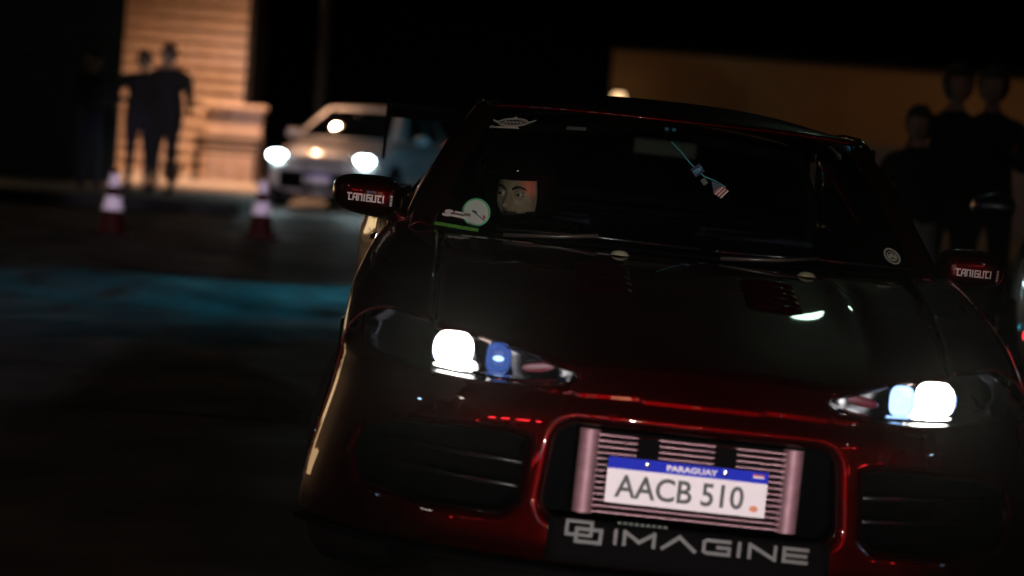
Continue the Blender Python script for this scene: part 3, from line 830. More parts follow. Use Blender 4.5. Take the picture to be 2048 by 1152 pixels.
mirror(-1, 0.018); mirror(1, -0.012)

# wheels
TYRE = RUBBER; RIM = pbr('gunmetal_rim', (0.05, 0.05, 0.055), 0.3, 0.9)
def wheel(parent, c, r, w, steer=0.0, sgn=1, rim=RIM, spokes=6):
    h = empty('wheel'); h.parent = parent; h.location = c; h.rotation_euler = (0, 0, steer)
    MX = Matrix.Rotation(rad(90), 4, 'Y')
    lathe('tyre', [(r * 0.70, -w / 2), (r * 0.93, -w / 2), (r * 0.985, -w * 0.42), (r, -w * 0.3), (r, w * 0.3), (r * 0.985, w * 0.42), (r * 0.93, w / 2), (r * 0.70, w / 2), (r * 0.68, 0), (r * 0.70, -w / 2)], TYRE, h, 40, MX)
    ro = lathe('rim', [(r * 0.70, -w * 0.46), (r * 0.66, -w * 0.42), (r * 0.62, 0), (r * 0.66, w * 0.42), (r * 0.70, w * 0.46), (r * 0.66, w * 0.47), (r * 0.60, w * 0.1), (r * 0.16, w * 0.05), (0, w * 0.05)], rim, h, 40, MX @ (Matrix.Identity(4) if sgn > 0 else Matrix.Diagonal((1, 1, -1, 1))))
    for k in range(spokes):
        a = 2 * math.pi * k / spokes
        tube('spoke', [(sgn * w * 0.36, 0.10 * r * math.cos(a), 0.10 * r * math.sin(a)), (sgn * w * 0.34, 0.40 * r * math.cos(a), 0.40 * r * math.sin(a)), (sgn * w * 0.43, 0.66 * r * math.cos(a), 0.66 * r * math.sin(a))], [0.03, 0.022, 0.026], rim, ro, 8)
    return h
for sgn in (-1, 1):
    dz = sgn * 0.79 * math.tan(CROLL)
    wheel(P, (sgn * 0.80, WYF, 0.312 + dz + 0.010), 0.31, 0.215, rad(-14), sgn)
    wheel(P, (sgn * 0.81, WYR, 0.312 + dz + 0.010), 0.31, 0.235, 0, sgn)
    for wy in (WYF, WYR):
        bm = bmesh.new()
        N = 20; prev = None
        for i in range(N + 1):
            a = math.pi * i / N; y = wy + 0.345 * math.cos(a); z = 0.30 + 0.345 * math.sin(a)
            q = [bm.verts.new((sgn * 0.55, y, z)), bm.verts.new((sgn * 0.885, y, z))]
            if prev: bm.faces.new((prev[0], prev[1], q[1], q[0]))
            prev = q
        o = bmobj('wheel_arch_liner', bm, TRIM, P); solid(o, 0.004)
box('floor_pan', (0, 2.45, 0.20), (1.12, 3.6, 0.06), TRIM, P, b=0.01)
box('bulkhead', (0, 1.33, 0.52), (1.10, 0.05, 0.60), TRIM, P)
box('rear_bulkhead', (0, 3.25, 0.66), (1.10, 0.04, 0.62), TRIM, P)

# interior
def dash_fn(u, v):
    a = u * 2 - 1; x = a * 0.66
    y = 1.50 + 0.10 * a * a + 0.50 * v
    z = 0.905 + 0.012 * math.sin(v * 3.1) + 0.022 * math.exp(-((x + 0.36) / 0.16) ** 2) * smoothstep(0.3, 0.8, v) - 0.11 * smoothstep(0.86, 1.0, v)
    return (x, y, z)
grid('dashboard', dash_fn, 60, 24, TRIM, P, 0.02)
sw_ = empty('steering_wheel'); sw_.parent = P
SWC = Vector((-0.375, 2.02, 0.785)); SWR = 0.172
SWM = Matrix.Translation(SWC) @ Matrix.Rotation(rad(-66), 4, 'X')
tube('rim', [SWM @ Vector((SWR * math.cos(2 * math.pi * k / 40), SWR * math.sin(2 * math.pi * k / 40), 0)) for k in range(40)], 0.015, TRIM, sw_, 10, True)
for a in (0.2, math.pi - 0.2, -math.pi / 2):
    tube('spoke', [SWM @ Vector((0, 0, 0.04)), SWM @ Vector((SWR * math.cos(a), SWR * math.sin(a), 0))], [0.018, 0.012], CARBON, sw_, 8)
lathe('hub', [(0, 0.05), (0.04, 0.05), (0.05, 0.03), (0.035, 0.0), (0.03, -0.25)], CARBON, sw_, 20, SWM)
# rev counter on the dash
gm = Matrix.Translation((-0.578, 1.74, 0.955)) @ Matrix.Rotation(rad(86), 4, 'X') @ Matrix.Rotation(rad(4), 4, 'Y')
gg = empty('gauge'); gg.parent = P
lathe('gauge_cup', [(0.0, -0.05), (0.032, -0.045), (0.042, 0.0), (0.042, 0.006), (0.038, 0.006), (0.037, 0.0)], pbr('green_anodised', (0.05, 0.22, 0.11), 0.35, 0.6), gg, 36, gm)
lathe('gauge_face', [(0.0371, 0.0), (0.0, 0.0)], pbr('gauge_white', (0.82, 0.78, 0.76), 0.6), gg, 36, gm)
for nm, pol, m in (('needle', stroke([(-0.012, 0.004), (0.028, -0.022)], 0.003), INK), ('red_zone', stroke([(0.024, -0.006), (0.027, -0.016)], 0.008), REDV), ('dial_mark', stroke([(-0.012, 0.004), (0.003, -0.001)], 0.006), NAVYV)):
    bm = bmesh.new(); flat_bm(bm, pol, lambda a, b, h: gm @ Vector((a, b, h + 0.001)), 0.0008); bmobj(nm, bm, m, gg, smooth=False)
tube('gauge_stem', [(-0.578, 1.77, 0.918), (-0.578, 1.755, 0.895)], 0.012, CARBON, gg, 10)
sl = empty('shift_light'); sl.parent = P
tube('shift_light_body', [(-0.31, 1.78, 0.925), (-0.31, 1.84, 0.945)], 0.012, CARBON, sl, 10)
lathe('shift_light_lens', [(0, .006), (.008, .004), (.010, 0)], emis('shift_red', (1, .03, .02), 3), sl, 14, Matrix.Translation((-0.31, 1.842, 0.946)) @ Matrix.Rotation(rad(-72), 4, 'X'))
lamp('shift_glow', 'SPOT', (-0.31, 1.856, 0.95), (1.0, .04, .03), 3.2, sl, target=(-0.385, 2.33, 1.06), spot_size=rad(15), spot_blend=0.7, shadow_soft_size=.008)
# seats
for sx in (-0.375, 0.375):
    s = empty('bucket_seat'); s.parent = P
    def sb(u, v, sx=sx):
        a = u * 2 - 1; z = 0.46 + 0.50 * v; y = 2.72 + 0.22 * v; y -= 0.10 * abs(a) ** 3 * (1 - 0.4 * v)
        return (sx + a * (0.25 - 0.06 * v + 0.03 * math.sin(v * 6)), y, z)
    grid('backrest', sb, 20, 20, SUIT, s, 0.05)
    grid('cushion', lambda u, v, sx=sx: (sx + (u * 2 - 1) * 0.24, 2.22 + 0.52 * v, 0.45 - 0.06 * v + 0.07 * abs(u * 2 - 1) ** 3), 14, 10, SUIT, s, 0.08)
box('parcel_shelf', (0, 3.48, 0.985), (1.16, 0.56, 0.02), TRIM, P)
box('shelf_trim', (0, 3.69, 1.005), (1.34, 0.03, 0.06), TRIM, P)
# roll cage hoop
tube('roll_hoop', [(-0.56, 2.95, 0.25), (-0.56, 2.95, 1.08), (-0.50, 2.95, 1.22), (0, 2.95, 1.26), (0.50, 2.95, 1.22), (0.56, 2.95, 1.08), (0.56, 2.95, 0.25)], 0.02, CARBON, P, 10)
# rear view mirror
rv = empty('rear_view_mirror'); rv.parent = P
box('mirror_back', (-0.02, 2.03, 1.205), (0.20, 0.03, 0.055), pbr('grey_green_plastic', (0.012, 0.02, 0.014), 0.7), rv, b=0.012)
tube('mirror_stem', [(-0.02, 2.03, 1.23), (-0.02, 2.04, 1.27)], 0.008, CARBON, rv, 8)

# wing
wg = empty('rear_wing'); wg.parent = P
def blade(u, v):
    a = (u * 2 - 1) * 0.905; ch = 0.24
    t = v * 2
    s = t if t <= 1 else 2 - t
    yy = 4.20 + ch * s; zz = 1.222 + 0.030 * s * s + (0.018 if t <= 1 else -0.010) * math.sin(s * math.pi)
    return (a, yy, zz)
grid('blade', blade, 16, 24, CARBON, wg)
grid('gurney_strip', lambda u, v: ((u * 2 - 1) * 0.905, 4.435, 1.250 + 0.022 * v), 8, 1, CARBON, wg, 0.003)
for sgn in (-1, 1):
    bm = bmesh.new()
    flat_bm(bm, [[(4.14, 1.285), (4.48, 1.295), (4.48, 1.12), (4.40, 1.055), (4.20, 1.07), (4.14, 1.18)]], lambda a, b, h, s=sgn: Vector((s * (0.908 + h), a, b)), 0.008)
    bmobj('endplate', bm, CARBON, wg, smooth=False)
    bm = bmesh.new()
    flat_bm(bm, [[(4.12, 1.00), (4.30, 1.00), (4.36, 1.235), (4.28, 1.235)]], lambda a, b, h, s=sgn: Vector((s * (0.52 + h), a, b)), 0.012)
    bmobj('wing_stay', bm, CARBON, wg, smooth=False)

# windscreen stickers
def glass_frame(u0, v0):
    c = wind(u0, v0); ux = (wind(u0 + 0.01, v0) - wind(u0 - 0.01, v0)).normalized(); uy = (wind(u0, v0 + 0.01) - wind(u0, v0 - 0.01)).normalized()
    n = ux.cross(uy).normalized()
    return lambda a, b, h: c + ux * a + uy * b + n * (h + 0.0015)
def find_uv(x, z):
    v = (z - 0.905) / 0.38
    for _ in range(20):
        u = (x / (0.705 - 0.16 * v) + 1) / 2; v += (z - wind(u, v).z) / 0.40
    return u, v
def sticker(name, x, z, polys, mat):
    f = glass_frame(*find_uv(x, z)); bm = bmesh.new(); flat_bm(bm, polys, f, 0.0008)
    return bmobj(name, bm, mat, ws, smooth=False)
# winged oval badge (visual height is foreshortened by the raked glass)
k = 1.75
poly = ring_polys(0, 0, 0.047, 0.017 * k, 0.004) + ring_polys(0, 0, 0.040, 0.0115 * k, 0.0016)
poly += [[(0.044, 0.002 * k), (0.068, 0.012 * k), (0.066, 0.008 * k), (0.046, -0.004 * k)], [(-0.044, 0.002 * k), (-0.068, 0.010 * k), (-0.062, 0.003 * k), (-0.046, -0.004 * k)], [(-0.040, -0.018 * k), (0.022, -0.018 * k), (0.030, -0.026 * k), (-0.052, -0.022 * k)], [(-0.006, 0.017 * k), (0.006, 0.017 * k), (0.003, 0.022 * k), (-0.003, 0.022 * k)]]
poly += ring_polys(-0.058, -0.020 * k, 0.007, 0.004 * k, 0.002, 12)
zig = [(-0.030 + i * 0.0055, (0.005 if i % 2 else -0.005) * k) for i in range(12)]
poly += stroke(zig, 0.003)
sticker('winged_oval_sticker', -0.492, 1.232, poly, pbr('badge_silver', (0.55, 0.55, 0.48), 0.5))
sticker('strip_sticker', -0.303, 1.232, [[(-0.030, -0.006), (0.030, -0.006), (0.030, 0.014), (-0.030, 0.014)]], DIMV)
f_ = ring_polys(0, 0, 0.027, 0.021 * k, 0.006) + ring_polys(0, 0, 0.017, 0.013 * k, 0.003) + [ell(0, 0.004, 0.007, 0.010, 12), [(-0.015, 0.008), (-0.004, 0.0), (-0.006, -0.012), (-0.015, -0.006)], [(0.015, 0.008), (0.004, 0.0), (0.006, -0.012), (0.015, -0.006)], [(-0.010, -0.014), (0.010, -0.014), (0.0, -0.022)]]
sticker('round_seal_sticker', 0.637, 0.962, f_, pbr('seal_grey', (0.42, 0.46, 0.40), 0.5))
q = [ell(-0.032, 0.004, 0.014, 0.008, 14), ell(-0.034, -0.012, 0.016, 0.008, 14)] + stroke([(-0.014, 0.004), (0.018, -0.001)], 0.009) + stroke([(-0.018, -0.012), (0.040, -0.022)], 0.011)
sticker('team_sticker', -0.630, 0.952, q, VINYL)
sticker('green_strip_sticker', -0.632, 0.918, [[(-0.070, 0.006), (0.070, -0.006), (0.070, -0.020), (-0.070, -0.008)]], GREENV)
for xx in (-0.030, -0.008):
    sticker('blue_tab_sticker', xx, 1.262, [[(-0.006, -0.010), (0.006, -0.010), (0.006, 0.010), (-0.006, 0.010)]], pbr('tab_cyan%d' % int(xx * 1000), (0.06, 0.28, 0.36), 0.5))

# lanyard hanging from the mirror, swung sideways
ln = empty('lanyard'); tag(ln, 'lanyard with blue tag and star-striped flag swinging from the rear-view mirror', 'lanyard')
ln.matrix_world = CARM @ Matrix.Translation((0.0, 1.985, 1.215))
LM = Matrix.Rotation(rad(90), 4, 'X')
def lan(a, b, h=0): return Vector((a, -h, b))
tube('cord', [lan(-0.006, 0.012), lan(0.03, -0.018), lan(0.06, -0.048), lan(0.105, -0.082), lan(0.14, -0.092), lan(0.175, -0.108)], 0.0022, CYANV, ln, 6)
def rotbox(cx, cy, w, h, ang, off=0.0):
    c, s = math.cos(ang), math.sin(ang)
    return [(cx + c * a - s * b, cy + s * a + c * b) for a, b in ((-w / 2, -h / 2), (w / 2, -h / 2), (w / 2, h / 2), (-w / 2, h / 2))]
A0 = rad(40)
def tagp(name, polys, m, off, t=0.001):
    bm = bmesh.new(); flat_bm(bm, polys, lambda a, b, h: lan(a, b, h + off), t); return bmobj(name, bm, m, ln, smooth=False)
tg = tagp('blue_tag', [rotbox(0.083, -0.066, 0.034, 0.030, A0)], NAVYV, 0.003)
tagp('tag_print', stroke([(0.071, -0.074), (0.075, -0.066), (0.078, -0.071), (0.083, -0.060), (0.086, -0.066), (0.092, -0.054)], 0.005) + stroke([(0.076, -0.079), (0.096, -0.061)], 0.002), CYANV, 0.0042)
tagp('grey_tag', [rotbox(0.107, -0.098, 0.016, 0.020, A0)], GREYV, 0.003)
tagp('flag_canton', [[(0.128, -0.094), (0.150, -0.096), (0.160, -0.103), (0.138, -0.128)]], NAVYV, 0.003)
st = [ell(0.133 + i * 0.0065 + j * 0.0030, -0.099 - i * 0.0015 - j * 0.0075, 0.0013, 0.0013, 6) for i in range(4) for j in range(4 - (i > 2))]
tagp('flag_stars', st, VINYL, 0.0042, 0.0006)
for i in range(3):
    d = i * 0.0085
    tagp('flag_stripe', [[(0.138 + d, -0.128 - d * 0.55), (0.160 + d, -0.103 - d * 0.55), (0.164 + d, -0.107 - d * 0.55), (0.1425 + d, -0.1325 - d * 0.55)]], REDV, 0.003)
    tagp('flag_white_stripe', [[(0.1425 + d, -0.1325 - d * 0.55), (0.164 + d, -0.107 - d * 0.55), (0.1675 + d, -0.1095 - d * 0.55), (0.146 + d, -0.1345 - d * 0.55)]], VINYL, 0.0028)

# ================================================================== PEOPLE
def skin_mesh(name, joints, edges_, radii, root=0, sub=2):
    me = bpy.data.meshes.new(name); me.from_pydata([tuple(j) for j in joints], edges_, [])
    o = bpy.data.objects.new(name, me); COL.objects.link(o)
    o.modifiers.new('skin', 'SKIN'); s = o.modifiers.new('sub', 'SUBSURF'); s.levels = sub; s.render_levels = sub
    lay = me.skin_vertices[0].data
    for i, r_ in enumerate(radii):
        lay[i].radius = (r_, r_) if not isinstance(r_, tuple) else r_
        lay[i].use_root = (i == root)
    dg = bpy.context.evaluated_depsgraph_get()
    res = bpy.data.meshes.new_from_object(o.evaluated_get(dg))
    bpy.data.objects.remove(o)
    return res
def head_bm(bm, C, R, s=1.0, mat_index=0, seg=(72, 54)):
    """a sculpted head: face looks along local -y; C centre, R rotation matrix"""
    start = len(bm.verts)
    r = bmesh.ops.create_uvsphere(bm, u_segments=seg[0], v_segments=seg[1], radius=1)
    g = lambda x, z, cx, cz, sx, sz: math.exp(-((x - cx) / sx) ** 2 - ((z - cz) / sz) ** 2)
    for v in r['verts']:
        X, Y, Z = v.co
        x, y, z = X * 0.074, Y * 0.095, Z * 0.112
        if z < 0: x *= 1 - 0.22 * (z / 0.112) ** 2
        if Y > 0: z += 0.008 * Y
        if Y < 0.15:
            f = smoothstep(0.15, -0.45, Y); d = 0.0; ax = abs(x)
            d += 0.036 * g(x, z, 0, -0.026, 0.0135, 0.016) + 0.016 * g(x, z, 0, -0.004, 0.009, 0.024)
            d += 0.009 * g(ax, z, 0.015, -0.032, 0.008, 0.009)
            d += 0.007 * g(ax, z, 0.030, 0.032, 0.022, 0.009) + 0.004 * g(x, z, 0, 0.03, 0.02, 0.012)
            d -= 0.015 * g(ax, z, 0.031, 0.010, 0.016, 0.012)
            d += 0.007 * g(ax, z, 0.046, -0.016, 0.018, 0.016)
            d -= 0.005 * g(ax, z, 0.030, -0.034, 0.006, 0.016)
            d += 0.008 * g(x, z, 0, -0.054, 0.020, 0.006) + 0.008 * g(x, z, 0, -0.067, 0.017, 0.006) - 0.007 * g(x, z, 0, -0.0605, 0.022, 0.0025)
            d += 0.011 * g(x, z, 0, -0.095, 0.022, 0.016)
            y -= d * f
        v.co = C + R @ (Vector((x, y, z)) * s)
    for sx in (-1, 1):   # ears
        q = bmesh.ops.create_uvsphere(bm, u_segments=12, v_segments=8, radius=1)
        for v in q['verts']:
            v.co = C + R @ (Vector((sx * 0.074 + v.co.x * 0.010, 0.012 + v.co.y * 0.018, -0.004 + v.co.z * 0.032)) * s)
def hand_joints(J, E, Rr, wrist, palm_dir, side, up_, s=1.0, curl=0.5):
    """palm plus five fingers hung on joint index wrist"""
    w = Vector(J[wrist]); pd = Vector(palm_dir).normalized(); sd = Vector(side).normalized(); ud = Vector(up_).normalized()
    J.append(w + pd * 0.065 * s); E.append((wrist, len(J) - 1)); Rr.append((0.034 * s, 0.016 * s)); pi = len(J) - 1
    lens_ = (0.062, 0.075, 0.080, 0.070, 0.055)
    for k in range(5):
        if k == 0:
            b = w + pd * 0.028 * s + sd * 0.034 * s; d = (pd * 0.6 + sd * 0.8 - ud * 0.2).normalized(); par = wrist
        else:
            b = w + pd * 0.092 * s + sd * (0.030 - (k - 1) * 0.020) * s; d = (pd + sd * (0.16 - 0.10 * (k - 1))).normalized(); par = pi
        L = lens_[k] * s
        d2 = (d * math.cos(curl) - ud * math.sin(curl)); d3 = (d * math.cos(curl * 2) - ud * math.sin(curl * 2))
        J.append(b); E.append((par, len(J) - 1)); Rr.append(0.0105 * s)
        J.append(b + d2 * L * 0.5); E.append((len(J) - 2, len(J) - 1)); Rr.append(0.0092 * s)
        J.append(b + d2 * L * 0.5 + d3 * L * 0.45); E.append((len(J) - 2, len(J) - 1)); Rr.append(0.0075 * s)
CL = {}
def cloth(name, col):
    if name not in CL: CL[name] = pbr('cloth_' + name, col, 0.9, noise=0.2, nscale=8, bump=0.35, bscale=30)
    return CL[name]
def person(loc, rz, label, h=1.75, top='black', legs='black', arms='down', hair=True, hat=None, turn=0.0, wide=1.0, group=None, lean=0.0):
    s = h / 1.75
    J = [(0, 0, .98), (0, .01, 1.12), (0, 0, 1.28), (0, .0, 1.42), (0, -.005, 1.50), (0, -.02, 1.57)]
    E = [(0, 1), (1, 2), (2, 3), (3, 4), (4, 5)]
    Rr = [(.155 * wide, .115 * wide), (.150 * wide, .11 * wide), (.175 * wide, .12 * wide), (.13 * wide, .09 * wide), .058, .055]
    for sx in (-1, 1):
        b = len(J)
        J += [(sx * .095, 0, .86), (sx * .11, -.015, .50), (sx * .12, .015, .10), (sx * .125, -.08, .035), (sx * .13, -.15, .03)]
        E += [(0, b), (b, b + 1), (b + 1, b + 2), (b + 2, b + 3), (b + 3, b + 4)]
        Rr += [.095 * wide, .062, .046, .042, .034]
        b = len(J)
        a = arms if isinstance(arms, str) else arms[0 if sx < 0 else 1]
        if a == 'down': pts_ = [(sx * .19 * wide, 0, 1.40), (sx * .25 * wide, .02, 1.12), (sx * .265 * wide, -.05, .88)]
        elif a == 'out': pts_ = [(sx * .19 * wide, 0, 1.40), (sx * .23 * wide, 0, 1.13), (sx * .30 * wide, -.16, 1.04)]
        elif a == 'phone': pts_ = [(sx * .19 * wide, 0, 1.40), (sx * .25 * wide, -.10, 1.16), (sx * .10 * wide, -.32, 1.30)]
        else: pts_ = [(sx * .19 * wide, 0, 1.40), (sx * .27 * wide, .06, 1.14), (sx * .08 * wide, -.17, 1.16)]
        J += pts_; E += [(3, b), (b, b + 1), (b + 1, b + 2)]; Rr += [.062 * wide, .048, .034]
        d = Vector(J[b + 2]) - Vector(J[b + 1])
        side = Vector((0, -1, 0)) if a == 'down' else Vector((0, 0, 1))
        hand_joints(J, E, Rr, b + 2, d, side - d.normalized() * side.dot(d.normalized()), Vector((-sx, 0, 0)) if a == 'down' else Vector((-sx, .3, 0)), 1.0, 0.45)
    me = skin_mesh('person', J, E, Rr, 0, 2)
    bm = bmesh.new(); bm.from_mesh(me)
    nb = len(bm.verts)
    Rh = Matrix.Rotation(turn, 3, 'Z')
    head_bm(bm, Vector((0, -.035, 1.655)), Rh, 1.05, seg=(40, 30))
    for f in bm.faces:
        c = f.calc_center_median(); f.smooth = True
        isl = c.z < 0.98
        if c.z > 1.50: f.material_index = 2
        elif c.z < 0.07: f.material_index = 3
        elif isl and abs(c.x) < .235: f.material_index = 1
        elif (abs(c.x) > .235 * wide and c.z < .93) : f.material_index = 2
        else: f.material_index = 0
    me2 = bpy.data.meshes.new('person'); bm.to_mesh(me2); bm.free()
    o = bpy.data.objects.new('person', me2); COL.objects.link(o)
    for m in (top, legs): me2.materials.append(m)
    me2.materials.append(SKIN); me2.materials.append(RUBBER)
    o.location = loc; o.rotation_euler = (lean, 0, rz); o.scale = (s, s, s)
    tag(o, label, 'person', group)
    bm = bmesh.new(); bmesh.ops.create_uvsphere(bm, u_segments=32, v_segments=20, radius=1)
    for v in bm.verts:
        x, y, z = v.co
        n = 1 + 0.05 * math.sin(9 * x + 5 * z) * math.cos(7 * y)
        v.co = Vector((0, -.035, 1.655)) + Rh @ Vector((x * .098 * n, .014 + y * .118 * n, .020 + z * .122 * n))
    dele = [f for f in bm.faces if (Rh.inverted() @ (f.calc_center_median() - Vector((0, -.035, 1.655)))).y < -0.045 and (f.calc_center_median().z - 1.655) < 0.055 or f.calc_center_median().z < 1.575]
    bmesh.ops.delete(bm, geom=dele, context='FACES')
    solid(bmobj('hair' if hat is None else 'cap', bm, HAIR if hat is None else hat, o), 0.01)
    return o
BLK = cloth('black', (0.005, 0.005, 0.0055)); NVY = cloth('navy', (0.006, 0.008, 0.014)); DNM = cloth('denim', (0.008, 0.016, 0.026)); GRY = cloth('grey', (0.30, 0.29, 0.27)); TEALC = cloth('teal', (0.02, 0.09, 0.10)); RDC = cloth('red', (0.30, 0.01, 0.015))
person((-4.87, 40.3, 0.15), rad(20), 'person in dark clothes standing close to a taller companion before the cream boards', 1.78, BLK, NVY, 'in', wide=1.35)
person((-4.50, 39.9, 0.15), rad(-25), 'taller person in black holding one hand out, before the cream boards', 1.86, BLK, BLK, ('in', 'out'), wide=1.35)
person((-5.55, 40.6, 0.15), rad(40), 'person in teal jeans standing in the dark before the green shed', 1.72, NVY, DNM, 'in')
person((2.66, 19.6, 0), rad(8), 'tall person in black watching the red coupe, hands together', 1.80, BLK, BLK, 'in')
person((2.36, 18.9, 0), rad(-15), 'shorter person in a dark top and pale trousers beside a tall watcher', 1.52, BLK, GRY, 'phone')
person((2.98, 20.2, 0), rad(-20), 'person in a dark jacket with a raised phone behind the tall watcher', 1.82, NVY, BLK, 'phone')

# ---- the driver
def driver():
    J = [(0, 0.10, .0), (0, .14, .16), (0, .12, .34), (0, .06, .45), (0, .02, .52)]
    E = [(0, 1), (1, 2), (2, 3), (3, 4)]
    Rr = [(.17, .13), (.165, .12), (.19, .12), (.11, .085), .058]
    hands = []
    for sx in (-1, 1):
        b = len(J)
        J += [(sx * .10, -.02, .0), (sx * .13, -.40, .10), (sx * .12, -.62, -.22), (sx * .12, -.75, -.26)]
        E += [(0, b), (b, b + 1), (b + 1, b + 2), (b + 2, b + 3)]; Rr += [.10, .07, .05, .04]
        b = len(J)
        wr = Vector((-0.125, -0.345, 0.455)) if sx < 0 else Vector((0.175, -0.345, 0.40))
        J += [(sx * .20, .06, .38), (sx * .29, -.14, .24), wr]
        E += [(3, b), (b, b + 1), (b + 1, b + 2)]; Rr += [.07, .055, .032]
        hand_joints(J, E, Rr, b + 2, (0.1 * sx * -1, -0.75, 0.35), (-sx, 0, 0.3), (0, 0.5, 0.9), 1.0, 0.8)
    me = skin_mesh('person', J, E, Rr, 0, 2)
    bm = bmesh.new(); bm.from_mesh(me)
    HC = Vector((-0.045, -0.005, 0.625)); Rh = Matrix.Rotation(rad(-26), 3, 'Z') @ Matrix.Rotation(rad(6), 3, 'X')
    head_bm(bm, HC, Rh, 1.0)
    STUB = pbr('face_cover', (0.018, 0.016, 0.017), 0.6, noise=0.3, nscale=120); LIP = pbr('cover_seam', (0.03, 0.026, 0.026), 0.8)
    Ri = Rh.inverted()
    for f in bm.faces:
        c = f.calc_center_median(); f.smooth = True
        f.material_index = 1 if (c.z > .50 or (c.y < -.335 and c.z > .25)) else 0
        l_ = Ri @ (c - HC)
        if c.z > .50 and l_.y < -0.03:
            if abs(l_.x) < .021 and -.071 < l_.z < -.051: f.material_index = 3
            elif l_.z < -.046 - .25 * max(0, .05 - abs(l_.x)) * (abs(l_.x) > .022): f.material_index = 2
    me2 = bpy.data.meshes.new('person'); bm.to_mesh(me2); bm.free()
    o = bpy.data.objects.new('person', me2); COL.objects.link(o)
    me2.materials.append(SUIT); me2.materials.append(SKIN); me2.materials.append(STUB); me2.materials.append(LIP)
    tag(o, 'helmeted driver gripping the steering wheel of the red coupe and looking aside', 'person')
    o.matrix_world = CARM @ Matrix.Translation((-0.385, 2.42, 0.385))
    def hp(x, y, z): return HC + Rh @ Vector((x, y, z))
    EYE = pbr('eye_white', (0.34, 0.31, 0.29), 0.2); IRIS = pbr('eye_iris', (0.02, 0.012, 0.008), 0.15)
    for sx in (-1, 1):
        e = lathe('eye', [(0.0125 * math.sin(a), -0.0125 * math.cos(a)) for a in np.linspace(0, math.pi, 13)], EYE, o, 20, Matrix.Translation(hp(sx * .031, -.0765, .0095)))
        d = Rh @ Vector((-0.35, -0.93, 0)).normalized()
        lathe('iris', [(0, 0.0132), (0.0042, 0.0126), (0.0062, 0.0112), (0.0062, 0.008)], IRIS, e, 16, Matrix.Translation(hp(sx * .031, -.0765, .0095)) @ d.to_track_quat('Z', 'Y').to_matrix().to_4x4())
        tube('eyebrow', [hp(sx * .012, -.1005, .026), hp(sx * .024, -.0985, .033), hp(sx * .038, -.0915, .034), hp(sx * .052, -.078, .026)], [.0035, .0048, .004, .002], HAIR, o, 8)
        tube('eyelid', [hp(sx * .017, -.0880, .012), hp(sx * .024, -.0890, .0175), hp(sx * .034, -.0880, .0180), hp(sx * .045, -.0825, .012)], [.003, .0046, .0046, .003], SKIN, o, 8)
        tube('lower_eyelid', [hp(sx * .017, -.0880, .006), hp(sx * .026, -.0890, .0015), hp(sx * .036, -.0880, .0015), hp(sx * .046, -.0825, .006)], [.0025, .0035, .0035, .0025], SKIN, o, 8)
    # helmet shell with a face opening
    bm = bmesh.new(); bmesh.ops.create_uvsphere(bm, u_segments=64, v_segments=44, radius=1)
    dele = []
    for f in bm.faces:
        c = f.calc_center_median()
        if c.y < -0.15 and abs(math.atan2(c.x, -c.y)) < rad(58) and -0.66 < c.z < 0.36: dele.append(f)
        elif c.z < -0.86: dele.append(f)
    bmesh.ops.delete(bm, geom=dele, context='FACES')
    for v in bm.verts:
        x, y, z = v.co
        p = Vector((x * .118, y * .140 + .006, z * .142 + .012))
        if z < -0.6 and y < 0: p.y -= 0.012
        v.co = HC + Rh @ p
    hm = bmobj('helmet', bm, CARBON, o); solid(hm, 0.016)
    VIS = [hp(.128 * math.sin(a), -.148 * math.cos(a), .075) for a in np.linspace(rad(-62), rad(62), 15)]
    tube('visor_rim', VIS, 0.008, CARBON, hm, 10)
    for a in (-38, 20, 60):
        lathe('stud', [(0, .006), (.005, .005), (.008, 0)], CHROME, hm, 14, Matrix.Translation(hp(.128 * math.sin(rad(a)), -.146 * math.cos(rad(a)), .092)) @ (Rh @ Vector((math.sin(rad(a)), -math.cos(rad(a)), .25))).to_track_quat('Z', 'Y').to_matrix().to_4x4())
    return o
driver()

